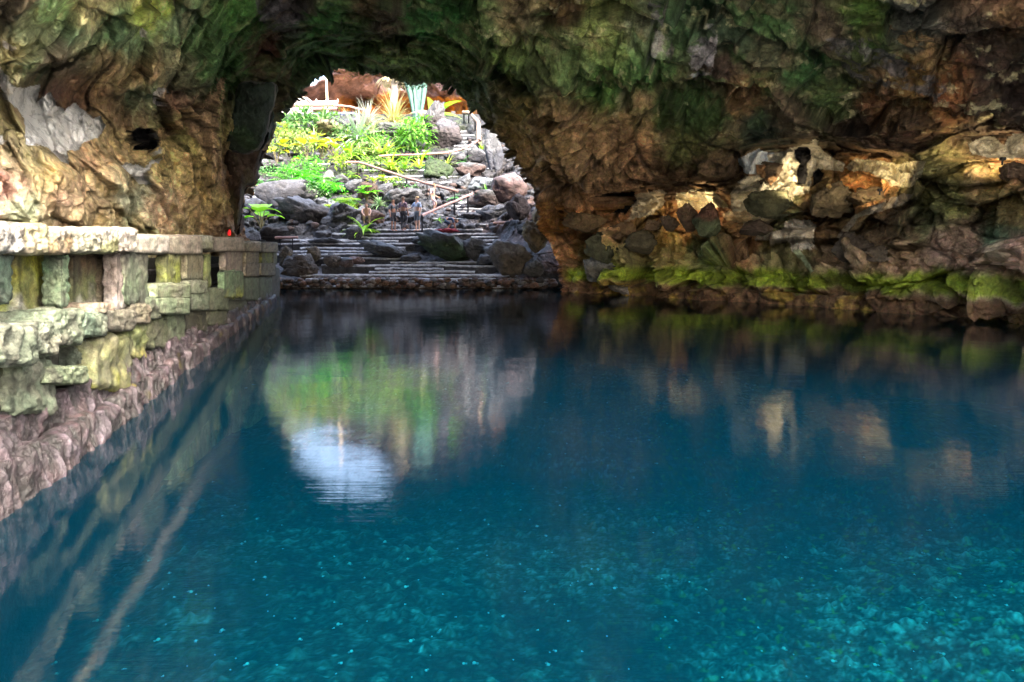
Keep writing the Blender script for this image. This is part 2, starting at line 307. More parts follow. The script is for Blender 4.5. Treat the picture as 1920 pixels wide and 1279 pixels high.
def build_shell():
    xs = np.concatenate([np.linspace(-1600, -100, 60)[:-1], np.arange(-100, 2020, 1.75), np.linspace(2020, 3700, 60)[1:]])
    ys = np.concatenate([np.linspace(-1400, -60, 120)[:-1], np.arange(-60, 622, 1.75), np.linspace(625, 900, 12)])
    D = shell_depth(xs, ys); ny, nx = D.shape
    X, Y = np.meshgrid(xs, ys)
    px, py, D = X.ravel(), Y.ravel(), D.ravel(); sx_, sy_ = px, py
    p0 = P(px, py, D)
    # base normal from the smooth sheet
    g = p0.reshape(ny, nx, 3); du = np.gradient(g, axis=1); dv = np.gradient(g, axis=0)
    n = np.cross(du, dv).reshape(-1, 3); n /= np.linalg.norm(n, axis=1, keepdims=True) + 1e-9
    ray = p0 - np.array([0, 0, EYE]); ray /= np.linalg.norm(ray, axis=1, keepdims=True)
    n *= -np.sign((n * ray).sum(1))[:, None]
    gz = np.clip(np.abs((n * ray).sum(1)) / .75, 0, 1) ** 1.3
    alc = sm(1120, 1200, px) * sm(225, 262, py) * sm(480, 440, py); alc = np.maximum(alc, sm(230, 190, px) * sm(90, 120, py) * sm(330, 300, py) * .8)
    wn_ = (.6 * gz * (1 - .9 * alc))[:, None]
    n = n * wn_ - ray * (1 - wn_); n /= np.linalg.norm(n, axis=1, keepdims=True)     # keep relief from shearing at grazing faces
    # warped photo coordinates for region edges
    wx = 6 * fbm(p0 * 1.1 + 3, 4); wy = 6 * fbm(p0 * 1.1 + 40, 4)
    vis = (px > -140) & (px < 2060) & (py > -80)
    # relief
    b1, e1, c1 = blocks(p0, 3.1, .62, .45, .18)
    b2, e2, c2 = blocks(p0 * np.array([1, .8, 1.25]) + 11, 1.15, .75, .45, .22)
    b3, e3, c3 = blocks((p0 + 23) * np.array([1, .8, 1.5]) + .6 * fbm(p0 * .7, 3)[:, None], .36, .75, .4, .25)
    kn = np.clip(D / 16, .45, 1.25)
    left = 1 - sm(380, 470, px)
    fb = fbm(p0 * .55, 6, .55); rg = ridged(p0 * 1.3, 5)
    lump = 1 - worley(p0 / .9 + 5)[0] * 1.3
    ceil = sm(230, 60, py) * sm(-50, 500, px)
    rb = sm(1040, 1120, px) * sm(280, 330, py)
    disp = kn * (b1 * (.5 + .25 * ceil) + b2 * (.8 + .5 * rb) * (1 - .4 * left * sm(150, 260, py)) + b3 * (.6 + .3 * rb) + .32 * fb + .16 * rg + .05 * ridged(p0 * 4.5 + 8, 3)) + left * sm(150, 260, py) * .22 * lump
    disp = disp * (1.25 + .35 * left)
    px, py = to_px(p0 + n * disp[:, None])
    qx, qy = px + wx, py + wy
    white = np.zeros(len(px)); wcol = np.zeros((len(px), 3)); rec = np.zeros(len(px))
    for poly, c, r in WHITE:
        k = in_poly(qx + 2, qy, poly); white[k] = 1; wcol[k] = c; rec[k] = r
    disp = np.where(white > 0, disp * .8 + .06 * ridged(p0 * 2.2, 3), disp)
    dark = np.zeros(len(px))
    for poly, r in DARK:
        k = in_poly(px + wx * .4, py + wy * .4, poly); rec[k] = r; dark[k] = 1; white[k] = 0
    for poly, c in TAN:
        k = in_poly(qx, qy, poly); rec[k] = -.3
    # keep waterline foot and the lip steady
    z0 = p0[:, 2]
    disp *= np.where((z0 < .4) & (px > 1040), .35, 1)
    edge = np.exp(-((px - 1920) / 9000) ** 2)
    p = p0 + n * disp[:, None] + ray * rec[:, None]
    # colour
    z = p[:, 2]
    gx = px + 20 * fbm(p0 * 1.5 + 71, 4, .6); gy = py + 16 * fbm(p0 * 1.5 + 93, 4, .6)
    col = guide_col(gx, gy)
    v = 1 + .34 * fbm(p0 * 2.2 + 7, 5, .65) + .22 * (_rnd[c2, 1] - .5) + .2 * (_rnd[c3, 2] - .5)
    mean = col.mean(1, keepdims=True)
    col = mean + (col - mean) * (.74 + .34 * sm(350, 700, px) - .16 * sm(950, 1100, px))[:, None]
    moss = sm(.1, .5, fbm(p0 * .9 + 120, 4)) * sm(300, 150, py) * sm(350, 500, px) * sm(1800, 1400, px)
    col = col * (1 - .5 * moss[:, None]) + .5 * moss[:, None] * lin((52, 76, 40))
    rust = sm(.15, .5, fbm(p0 * 1.2 + 220, 4)); col = col * (1 - .3 * rust[:, None]) + .3 * rust[:, None] * lin((112, 92, 74)) * (.4 + 1.2 * mean / .15)
    pale = sm(.45, .8, fbm(p0 * 1.7 + 320, 5, .65)) * sm(700, 900, px) * sm(300, 200, py) * .5
    col = col * (1 - pale[:, None]) + pale[:, None] * lin((165, 160, 125)) * .7
    cav_shade = (.55 + .45 * e2) * (.8 + .2 * e3) * (.55 + .45 * e1) * (1 + .5 * np.clip(ridged(p0 * 3.1 + 50, 4), -.6, .8))  # shade of cracks and hollows darkened into the rock colour
    col *= (v * cav_shade * (1 + .45 * sm(950, 1150, px)))[:, None] * ALB
    sp_m = sm(-.35, .15, fbm(p0 * 2.1 + 900, 4, .65))
    for i, (poly, c) in enumerate(TAN + SPOT):
        k = in_poly(qx + 6 * sp_m, qy, poly); mk = (np.ones(k.sum()) if i < 2 else sp_m[k] * .85)[:, None]; col[k] = np.array(c) * (v * cav_shade)[k][:, None] * mk + col[k] * (1 - mk)
    # green algae and rusty weed band above the water on the right bank
    rt = sm(1050, 1075, px)
    zz = z + .22 * fbm(p0 * np.array([1.6, 1.6, .6]), 5)
    band = sm(.42, .62, zz) * sm(1.25, .95, zz) * rt
    gcol = np.array([.34, .44, .035]) * (1 + .5 * fbm(p0 * np.array([5, 5, 1.5]), 4))[:, None]
    gcol = gcol * (1 - .6 * sm(-.1, .5, fbm(p0 * 1.3 + 55, 3)))[:, None]
    col = col * (1 - .92 * band[:, None]) + .92 * band[:, None] * np.clip(gcol, .01, 1)
    band = band * sm(-.7, -.2, fbm(p0 * np.array([1.3, 1.3, .8]) + 15, 4)) * (.3 + .7 * e2)
    low = sm(.55, .38, zz) * rt
    lcol = (np.array([.16, .09, .045]) + np.array([.16, .12, .0]) * sm(.0, .5, fbm(p0 * 1.7 + 8, 4))[:, None]) * (1 + .6 * fbm(p0 * np.array([6, 6, 3]), 4))[:, None]
    col = col * (1 - low[:, None]) + low[:, None] * lcol
    wk = white > 0
    col[wk] = wcol[wk] * (1 + .10 * fbm(p0[wk] * 2, 3))[:, None]
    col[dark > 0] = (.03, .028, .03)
    col = np.clip(col, .008, .95)
    # faces, minus the opening
    F = grid_faces(ny, nx)
    cxp = px[F].mean(1) + wx[F].mean(1) * .7; cyp = py[F].mean(1) + wy[F].mean(1) * .7
    keep = ~in_poly(cxp, cyp, OPEN)
    # drop far-under-water rows behind the parapet
    F = F[keep]
    used = np.zeros(len(p), bool); used[F.ravel()] = True
    idx = np.cumsum(used) - 1
    p, col, pxu, pyu = p[used], col[used], px[used], py[used]; F = idx[F]
    # thickness at the mouth: boundary edges of the hole pushed back and outwards in rings
    e = np.concatenate([F[:, [0, 1]], F[:, [1, 2]], F[:, [2, 3]], F[:, [3, 0]]])
    key = np.sort(e, 1); kk = key[:, 0].astype(np.int64) * len(p) + key[:, 1]
    u, inv, cnt = np.unique(kk, return_inverse=True, return_counts=True)
    be = e[cnt[inv] == 1]
    a = be.ravel(); ok = ((pxu[be] > 430) & (pxu[be] < 1075) & (pyu[be] > 100) & (pyu[be] < 660)).all(1)
    be = be[ok]; bv = np.unique(be)
    m = {int(v_): i for i, v_ in enumerate(bv)}
    ctr = np.array([740., 380.])
    prev = bv; V_ = [p]; C_ = [col]; F_ = [F]; base = len(p)
    d = np.stack([pxu[bv] - ctr[0], pyu[bv] - ctr[1]], 1); d /= np.linalg.norm(d, axis=1, keepdims=True)
    bp_ = p[bv]
    for r, (back, out) in enumerate([(.3, .0), (.7, .15), (1.1, .6), (1.5, 1.6), (1.7, 3.6), (1.8, 7.)]):
        q = bp_ + np.stack([d[:, 0] * out, np.full(len(d), back), -d[:, 1] * out], 1)
        q = q + .18 * np.stack([fbm(q * 1.2, 3), fbm(q * 1.2 + 9, 3), fbm(q * 1.2 + 19, 3)], 1)
        V_.append(q); C_.append(col[bv] * .9)
        lo = np.array([(m[int(x)] if r else int(x)) for x in be[:, 0]]); hi = np.array([(m[int(x)] if r else int(x)) for x in be[:, 1]])
        if r: lo = lo + base - len(bv); hi = hi + base - len(bv)
        lo2 = np.array([m[int(x)] for x in be[:, 0]]) + base; hi2 = np.array([m[int(x)] for x in be[:, 1]]) + base
        F_.append(np.stack([hi, lo, lo2, hi2], 1)); base += len(bv)
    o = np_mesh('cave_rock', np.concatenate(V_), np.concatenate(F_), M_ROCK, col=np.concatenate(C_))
    tag(o, kind='structure')
ALB = 2.1
build_shell()

# roof of the cave seen only by the sun: thickness above the shell
def slab_grid(name, fn, xs, ys, mat, colfn=None, kind='structure', loc=None):
    X, Y = np.meshgrid(xs, ys); p = fn(X.ravel(), Y.ravel()); c = colfn(p, X.ravel(), Y.ravel())
    o = np_mesh(name, p, grid_faces(len(ys), len(xs)), mat, col=c, loc=loc)
    if kind: tag(o, kind=kind)
    return o
def roof_fn(x, y):
    z = 12.2 + .8 * fbm(np.stack([x * .2, y * .2, 0 * x], 1), 3)
    z = z - np.clip((np.abs(x - 1) - 13) * .8, 0, 30)
    return np.stack([x, y, z], 1)
slab_grid('hillside', roof_fn, np.linspace(-60, 60, 60), np.linspace(4, 28.5, 30), M_ROCKF, lambda p, x, y: np.tile(np.array([[.10, .08, .06]]), (len(p), 1)))

# ------------------------------------------------------------------ water and bed
def water():
    m = bpy.data.materials.new('lagoon_water'); m.use_nodes = True; n = m.node_tree; L = n.links.new; n.nodes.clear()
    out = n.nodes.new('ShaderNodeOutputMaterial'); geo = n.nodes.new('ShaderNodeNewGeometry')
    gl = n.nodes.new('ShaderNodeBsdfGlossy'); gl.inputs['Roughness'].default_value = .02
    tr = n.nodes.new('ShaderNodeBsdfTransparent'); tr.inputs['Color'].default_value = (.13, .86, .94, 1)
    df = n.nodes.new('ShaderNodeBsdfDiffuse'); df.inputs['Color'].default_value = (.0, .022, .044, 1)
    fr = n.nodes.new('ShaderNodeFresnel'); fr.inputs['IOR'].default_value = 1.68
    mp = n.nodes.new('ShaderNodeMapping'); mp.inputs['Scale'].default_value = (1.0, 22, 1); L(geo.outputs['Position'], mp.inputs['Vector'])
    t1 = n.nodes.new('ShaderNodeTexNoise'); t1.inputs['Scale'].default_value = 2.2; t1.inputs['Detail'].default_value = 3; L(mp.outputs[0], t1.inputs['Vector'])
    bp = n.nodes.new('ShaderNodeBump'); bp.inputs['Strength'].default_value = .05; bp.inputs['Distance'].default_value = .012; L(t1.outputs['Fac'], bp.inputs['Height'])
    t2 = n.nodes.new('ShaderNodeTexNoise'); t2.inputs['Scale'].default_value = 1.1; t2.inputs['Detail'].default_value = 2; L(geo.outputs['Position'], t2.inputs['Vector'])
    bp2 = n.nodes.new('ShaderNodeBump'); bp2.inputs['Strength'].default_value = .10; bp2.inputs['Distance'].default_value = .06; L(t2.outputs['Fac'], bp2.inputs['Height']); L(bp2.outputs[0], bp.inputs['Normal'])
    L(bp.outputs[0], gl.inputs['Normal']); L(bp.outputs[0], fr.inputs['Normal'])
    a = n.nodes.new('ShaderNodeMixShader'); a.inputs[0].default_value = .22; L(tr.outputs[0], a.inputs[1]); L(df.outputs[0], a.inputs[2])
    b = n.nodes.new('ShaderNodeMixShader'); L(fr.outputs[0], b.inputs[0]); L(a.outputs[0], b.inputs[1]); L(gl.outputs[0], b.inputs[2])
    L(b.outputs[0], out.inputs['Surface'])
    v = [(-14, -1.5, 0), (26, -1.5, 0), (26, 33, 0), (-14, 33, 0)]
    tag(np_mesh('water', v, [(0, 1, 2, 3)], m, smooth=False), kind='structure')
water()
M_BED = rock_mat('lagoon_bed', fine=9, bump=.5, var=.6, rough=.8)
def bed_z(x, y):
    q = np.stack([x, y, 0 * x], 1)
    return -2.3 + .45 * fbm(q * .16 + 4, 3) + .5 * sm(2, 9, x) - .5 * sm(-2, -8, -x * 0 + -x) * 0 - .7 * sm(10, 22, y)
def bed_fn(x, y):
    q = np.stack([x, y, 0 * x], 1)
    f1, f2, cid, _ = worley(q / .16); g1, g2, c2, _ = worley(q / .065 + 9)
    z = bed_z(x, y) + .10 * np.clip(.55 - f1, 0, 1) * _rnd[cid, 0] * 2.2 + .035 * np.clip(.5 - g1, 0, 1)
    return np.stack([x, y, z], 1)
def bed_col(p, x, y):
    q = np.stack([x, y, 0 * x], 1); f1, f2, cid, _ = worley(q / .16); g1, g2, c2, _ = worley(q / .065 + 9)
    h1, h2, c3, _ = worley(q / .038 + 3)
    b = .02 + .20 * _rnd[cid, 1] ** 3 + .16 * _rnd[c2, 2] ** 3 + .14 * _rnd[c3, 1] ** 4 + .25 * (_rnd[cid, 2] > .97) + .5 * (_rnd[c2, 3] > .98) + .6 * (_rnd[c3, 3] > .975) * sm(-.1, .4, fbm(q * .7 + 8, 3))
    b = b * (.25 + .75 * np.clip((g2 - g1) / .25, 0, 1)) * (.4 + .6 * np.clip((f2 - f1) / .2, 0, 1)) * (1 + 1.1 * fbm(q * .55 + 3, 4)) * (1 + .9 * sm(1, 6, x))
    c = np.stack([b * 1.1, b, b * .85], 1)
    yel = (_rnd[c2, 0] > .95) * sm(0, 4, x); c[:, 0] += .35 * yel; c[:, 1] += .25 * yel
    return np.clip(c * np.array([.85, 1., 1.1]) * .62, .008, .45)
slab_grid('lagoon_bed', bed_fn, np.concatenate([np.arange(-6, 10, .03), np.linspace(10, 26, 80)]), np.concatenate([np.arange(1.2, 11, .03), np.linspace(11, 33, 200)]), M_BED, bed_col)
# terrace the photographer stands on and the open pit behind; unseen, made pale to bounce sunlight inside
slab_grid('terrace', lambda x, y: np.stack([x, y, .12 + 0 * x + .02 * perlin(np.stack([x, y, 0 * x], 1))], 1), np.linspace(-25, 35, 40), np.linspace(-45, -.9, 40), M_ROCKF, lambda p, x, y: np.tile(np.array([[.78, .76, .72]]), (len(p), 1)))

# ------------------------------------------------------------------ slope, stairs and pit beyond the mouth
SY = [700, 560, 543, 500, 470, 436, 420, 400, 350, 300, 260, 235, 222, 214]
SD = [27., 27.8, 29.2, 30.9, 32.6, 34.9, 35.6, 37.4, 41.2, 45.6, 50., 53.6, 56., 57.5]
def SDp(py):
    return np.interp(-np.asarray(py, float), [-a for a in SY], SD)
def slope_rise(px):      # sides of the pit climb towards the viewer's left and right
    px = np.asarray(px, float)
    return 3.6 * sm(905, 1010, px) + 3.0 * sm(500, 420, px)
def slope_fn(X, Y):
    D = SDp(Y) - slope_rise(X) * sm(560, 430, Y)
    p = P(X, Y, D)
    b1, e1, _ = blocks(p, 1.5, .6, .5, .3); b2, e2, _ = blocks(p + 7, .5, .7, .5, .3); b3, e3, _ = blocks(p + 27, .2, .7, .5, .3)
    ray = p - np.array([0, 0, EYE]); ray /= np.linalg.norm(ray, axis=1, keepdims=True)
    stair = sm(425, 445, Y)                     # built steps cover this part
    d = (b1 * .6 + b2 * .6 + b3 * .6 + .15 * fbm(p, 4)) * (1 - .75 * stair) - .5 * stair
    d = d * (1 - .75 * sm(224, 217, Y))
    n = np.array([0, -.35, .94])
    return p + (n * .35 - ray * .65) * d[:, None]
ASH = [[(470,336),(520,345),(575,380),(640,400),(620,378),(560,352),(500,338)],[(500,262),(590,262),(580,275),(505,276)],[(575,362),(650,375),(690,392),(640,404),(600,390)],[(600,330),(690,345),(650,352),(600,345)],[(900,500),(985,515),(960,528),(890,520)],[(448,360),(520,350),(560,372),(470,372)]]
def slope_col(p, X, Y):
    v = 1 + .5 * fbm(p * 1.5, 4, .6) + .5 * (_rnd[worley(p / .3)[2], 1] - .5)
    c = np.array([[.050, .052, .060]]) * v[:, None]
    up_ = sm(330, 240, Y); g = sm(-.1, .4, fbm(p * .9 + 40, 4)) * sm(360, 300, Y) * sm(920, 800, X)
    c = c * (1 - .75 * g[:, None]) + .75 * g[:, None] * np.array([.07, .12, .02]) * v[:, None]
    r = sm(860, 960, X) * sm(280, 380, Y) + .8 * sm(500, 540, Y) * sm(560, 500, X)
    r = np.clip(r, 0, 1) * sm(-.3, .4, fbm(p * .7 + 90, 4)); c = c * (1 - .7 * r[:, None]) + .7 * r[:, None] * np.array([.10, .05, .035]) * v[:, None]
    wx = 5 * fbm(p * .9, 3)
    for poly in ASH:
        k = in_poly(X + wx, Y + wx * .5, poly); c[k] = np.array([.12, .13, .155]) * (.85 + .3 * v[k][:, None])
    dust = sm(.2, .6, fbm(p * 2.5 + 300, 4)); c *= (1 + 1.3 * dust[:, None])
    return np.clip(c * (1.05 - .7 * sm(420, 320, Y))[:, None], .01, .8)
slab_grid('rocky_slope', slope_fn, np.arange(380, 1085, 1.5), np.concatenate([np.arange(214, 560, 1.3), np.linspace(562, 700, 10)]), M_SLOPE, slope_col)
ZT = float(P(700, 218, 57.)[2])
def ter_fn(x, y): return np.stack([x, y, ZT + .03 * perlin(np.stack([x, y, 0 * x], 1))], 1)
slab_grid('upper_terrace', ter_fn, np.linspace(-26, 14, 60), np.linspace(56.8, 92, 60), M_ROCKF, lambda p, x, y: np.tile(np.array([[.13, .11, .10]]), (len(p), 1)))

# far wall of the pit with its lit grotto
FT = [(380,130),(470,140),(540,150),(560,158),(588,156),(600,140),(630,126),(660,116),(680,100),(720,60),(780,40),(900,30),(1100,20)]
def far_fn(X, Y):
    top = np.interp(X, [a for a, b in FT], [b for a, b in FT])
    yy = top + (250 - top) * Y
    D = 80 - 5 * sm(.5, 0, Y) * 1.0
    grot = sm(625, 665, X) * sm(178, 196, yy + 6 * np.sin(X * .05)); D = D + 4.0 * grot * sm(1000, 900, X)
    cave2 = np.exp(-(((X - 682) / 17) ** 2 + ((yy - 190) / 9) ** 2)); D = D + 9 * cave2
    D = D - 16 * sm(840, 930, X) - 4 * sm(560, 520, X)
    p = P(X, yy, D); b1, _, _ = blocks(p, 3.2, .6, .5, .3); b2, _, _ = blocks(p, 1.1, .6, .5, .3)
    d = .7 * b1 + .7 * b2 + .8 * fbm(p * .3, 4)
    return p - np.array([0, 1, 0]) * d[:, None]
def far_col(p, X, Y):
    top = np.interp(X, [a for a, b in FT], [b for a, b in FT]); yy = top + (250 - top) * Y
    v = 1 + .6 * fbm(p * .8, 5, .6)
    c = np.array([[.13, .085, .09]]) * v[:, None]
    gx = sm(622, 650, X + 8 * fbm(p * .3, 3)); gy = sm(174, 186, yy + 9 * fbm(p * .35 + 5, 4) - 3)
    o = gx * gy * (.35 + .65 * sm(-.35, .25, fbm(p * .5 + 77, 4))); c = c * (1 - o[:, None]) + o[:, None] * np.array([.48, .20, .02]) * v[:, None]  # orange lamp glow painted into the grotto rock colour
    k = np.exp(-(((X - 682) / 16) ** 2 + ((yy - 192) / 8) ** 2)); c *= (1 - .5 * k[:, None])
    return np.clip(c, .01, .8)
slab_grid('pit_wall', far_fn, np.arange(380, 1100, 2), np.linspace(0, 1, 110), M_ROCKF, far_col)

# ---------- shapes
def boxgrid(n):
    """unit cube surface grid: (verts in [-1,1]^3, faces)"""
    t = np.linspace(-1, 1, n); V_ = []; F_ = []; b = 0
    for ax in range(3):
        for s in (-1, 1):
            A, B = np.meshgrid(t, t); v = np.zeros((n * n, 3)); v[:, ax] = s
            v[:, (ax + 1) % 3] = A.ravel(); v[:, (ax + 2) % 3] = B.ravel(); f = grid_faces(n, n)
            if s > 0: f = f[:, ::-1]
            V_.append(v); F_.append(f + b); b += n * n
    v = np.concatenate(V_); f = np.concatenate(F_)
    key = np.round(v * 1000).astype(np.int64); _, ix, inv = np.unique(key, axis=0, return_index=True, return_inverse=True)
    return v[ix], inv.ravel()[f]
_BG = {n: boxgrid(n) for n in (5, 9, 15, 23, 36)}
def rounded(v, r):
    """move cube-surface points towards a superellipsoid"""
    k = 2 + 10 * (1 - r); nrm = (np.abs(v) ** k).sum(1, keepdims=True) ** (1 / k)
    return v / nrm
def hexa(q, back, n=9, r=.35):
    """stone filling the quad q (4 points: TL, TR, BR, BL) and reaching `back` behind it"""
    v, f = _BG[n]; v = rounded(v, r); v = v * 1.0
    u = (v[:, 0] + 1) / 2; t = (1 - v[:, 2]) / 2; d = (v[:, 1] + 1) / 2
    q = np.asarray(q, float)
    top = q[0] + (q[1] - q[0]) * u[:, None]; bot = q[3] + (q[2] - q[3]) * u[:, None]
    return top + (bot - top) * t[:, None] + np.asarray(back) * d[:, None], f
def rough(p, amp, sc, seed=0):
    c = p.mean(0); d = p - c; L = np.linalg.norm(d, axis=1, keepdims=True) + 1e-9
    q = p * sc + seed * 13.7
    h = fbm(q, 4, .55) + .8 * (np.abs(perlin(q * .6 + 5)) - .2)
    return p + d / L * (h * amp)[:, None]
def vcol(p, base, var=.25, seed=0, sc=3.):
    return np.clip(np.asarray(base)[None] * (1 + var * fbm(p * sc + seed, 4, .6))[:, None], .005, .9)

# ------------------------------------------------------------------ stone parapet on the left bank
A0 = np.array([-3.2, 3.82]); B0 = np.array([-8.1, 21.7]); WD = (B0 - A0) / np.linalg.norm(B0 - A0)
WN = np.array([WD[1], -WD[0]])                       # towards the water
if WN[0] < 0: WN = -WN
def W(px, py, off=0.):
    """point of the parapet's vertical face (moved `off` towards the water) seen at px,py"""
    r = P(px, py, 1.0) - np.array([0, 0, EYE]); a = A0 + WN * off
    t = (a @ WN) / (r[0] * WN[0] + r[1] * WN[1])
    return np.array([0, 0, EYE]) + r * t
def S(s, z, off=0.): return np.array([*(A0 + WD * s + WN * (off - .14)), z])
par = empty('stone_parapet', (-5.5, 12, 0))
tag(par, 'pale lava stone parapet with open pillars and purple stained base along left bank', 'parapet')
def zq(x0, y0, x1, y1, off=0):
    f = lambda x, y: (x / 2.1685, 390 + y / 2.1685)
    return [W(*f(x0, y0), off), W(*f(x1, y0), off), W(*f(x1, y1), off), W(*f(x0, y1), off)]
BK = -np.array([WN[0], WN[1], 0])
def pstone(name, q, thick, col, seed, n=15, r=.3, amp=None, mat=None, var=.22, top=None, bot=None):
    p, f = hexa(q, BK * thick, n, r)
    size = min(np.linalg.norm(q[1] - q[0]), np.linalg.norm(q[3] - q[0]))
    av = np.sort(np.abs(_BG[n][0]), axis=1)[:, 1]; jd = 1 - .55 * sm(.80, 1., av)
    p = rough(p, (.085 * size + .01) if amp is None else amp, 2.6 / max(size, .15), seed)
    c = vcol(p, col, var, seed, 6)
    zz = (p[:, 2] - p[:, 2].min()) / (np.ptp(p[:, 2]) + 1e-6) + .25 * fbm(p * 5 + seed, 3)
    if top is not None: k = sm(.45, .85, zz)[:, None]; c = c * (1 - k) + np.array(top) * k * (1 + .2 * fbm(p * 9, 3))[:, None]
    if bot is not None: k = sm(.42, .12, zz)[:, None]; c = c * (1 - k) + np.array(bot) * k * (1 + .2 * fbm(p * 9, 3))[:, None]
    k1 = sm(-.1, .35, fbm(p * 1.7 + 400, 4))[:, None]; k2 = sm(0, .4, fbm(p * 2.3 + 500, 4))[:, None]; k3 = sm(.1, .45, fbm(p * 3.1 + 600, 4))[:, None]
    lum = c.mean(1, keepdims=True) / .2
    c = c * (1 - .3 * k1) + .3 * k1 * np.array([.17, .20, .135]) * lum; c = c * (1 - .3 * k2) + .3 * k2 * np.array([.25, .20, .15]) * lum; c = c * (1 - .5 * k3) + .5 * k3 * np.array([.12, .11, .095]) * lum
    loc = p.mean(0) - np.array(par.location)
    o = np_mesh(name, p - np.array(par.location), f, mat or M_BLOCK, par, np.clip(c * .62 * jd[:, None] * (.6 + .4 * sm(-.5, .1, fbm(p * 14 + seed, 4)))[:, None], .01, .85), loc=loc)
    return o
GRN, YG, TANC, PALE, GRY, DKG, YEL = (.15,.20,.12), (.27,.31,.06), (.34,.26,.18), (.56,.50,.42), (.25,.24,.22), (.08,.13,.09), (.46,.46,.03)
COPE = [(-150,50,5,188,PALE),(0,57,110,186,(.50,.49,.46)),(108,64,205,188,(.55,.50,.28)),(198,78,302,190,(.44,.32,.18)),(300,90,420,183,(.54,.50,.38)),(414,84,488,186,(.30,.30,.14)),(484,80,565,180,(.58,.52,.46)),
        (566,108,700,188,(.55,.50,.44)),(698,110,834,191,(.52,.44,.36)),(832,111,872,170,(.36,.36,.24)),(868,118,1000,179,(.50,.42,.34)),(1000,134,1068,180,(.48,.38,.28)),(1066,138,1135,182,(.46,.36,.25))]
for i, (x0, y0, x1, y1, c) in enumerate(COPE):
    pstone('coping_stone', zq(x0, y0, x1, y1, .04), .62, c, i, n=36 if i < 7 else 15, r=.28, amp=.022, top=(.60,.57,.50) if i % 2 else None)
PIL = [(-130,185,70,388,-.02,DKG,None,None),(74,188,252,470,-.22,YG,YEL,(.52,.54,.52)),(248,195,287,400,-.02,(.12,.20,.11),None,None),(294,185,418,400,-.26,(.20,.22,.09),(.20,.13,.07),(.50,.48,.40)),
       (414,190,482,415,-.2,(.25,.20,.13),None,(.2,.2,.13)),(474,186,528,410,-.03,(.24,.20,.18),None,(.3,.28,.26)),(505,184,612,392,.0,GRN,(.16,.17,.13),(.14,.17,.12)),
       (674,190,742,312,.0,YG,(.3,.32,.1),None),(758,174,834,292,.0,(.27,.24,.15),None,(.3,.3,.2)),(838,192,864,318,-.03,(.24,.28,.1),None,None),(914,172,994,262,.0,(.40,.31,.26),None,None),(908,255,998,366,.04,(.22,.33,.18),None,(.45,.5,.08)),
       (998,176,1060,224,0,(.40,.32,.22),None,None),(1062,178,1112,226,-.03,(.28,.30,.05),None,None),(1108,180,1132,228,0,(.25,.24,.12),None,None),(996,222,1062,280,.03,(.34,.28,.20),None,None),(1058,224,1128,276,.03,(.32,.27,.18),None,None)]
for i, (x0, y0, x1, y1, off, c, t, b) in enumerate(PIL):
    x0, x1 = x0 + 5, x1 - 5
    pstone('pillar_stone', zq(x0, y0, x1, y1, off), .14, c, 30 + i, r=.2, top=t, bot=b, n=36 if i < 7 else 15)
MID = [(-160,470,168,642,.10,(.26,.31,.22)),(150,462,250,600,.04,(.24,.28,.21)),(232,408,348,556,.04,(.20,.25,.17)),(338,424,446,524,.05,(.16,.24,.17)),(440,412,562,500,.05,(.21,.20,.15)),(412,385,470,430,.04,(.34,.27,.2)),(552,388,618,470,.04,(.24,.2,.14)),(606,362,664,454,.04,(.15,.19,.12)),
       (644,304,784,370,.06,(.26,.31,.18)),(648,362,782,434,.07,(.21,.27,.16)),(776,292,850,352,.05,(.27,.3,.2)),(776,345,856,418,.05,(.19,.23,.15)),(848,325,936,420,.03,(.17,.20,.12)),(908,358,1000,378,.0,(.1,.12,.08)),(994,278,1058,378,.0,(.17,.21,.13)),(1056,280,1110,374,.0,(.17,.2,.13)),(1104,240,1140,372,-.02,(.14,.13,.10)),
       (-160,640,62,880,-.10,(.05,.06,.03)),(56,596,232,842,-.02,(.15,.19,.13)),(215,640,372,716,.04,(.17,.22,.13)),(345,520,412,650,-.08,(.12,.15,.11)),(405,520,540,745,.03,(.20,.21,.09)),(532,468,602,612,.0,(.17,.20,.07)),(596,448,688,572,-.02,(.12,.14,.07)),(680,428,758,548,-.02,(.12,.15,.09)),(752,412,852,506,-.05,(.07,.07,.04)),(846,412,930,480,-.02,(.13,.14,.08)),(925,372,1010,430,-.03,(.10,.11,.07)),
       (290,560,350,640,-.35,(.14,.10,.06))]
for i, (x0, y0, x1, y1, off, c) in enumerate(MID):
    pstone('wall_stone', zq(x0, y0, x1, y1, off), .42, c, 60 + i, r=.26, top=tuple(1.25 * a for a in c), bot=(.32,.32,.05) if i in (21,22) else None, n=36 if x0 < 300 else (23 if x0 < 560 else 15))
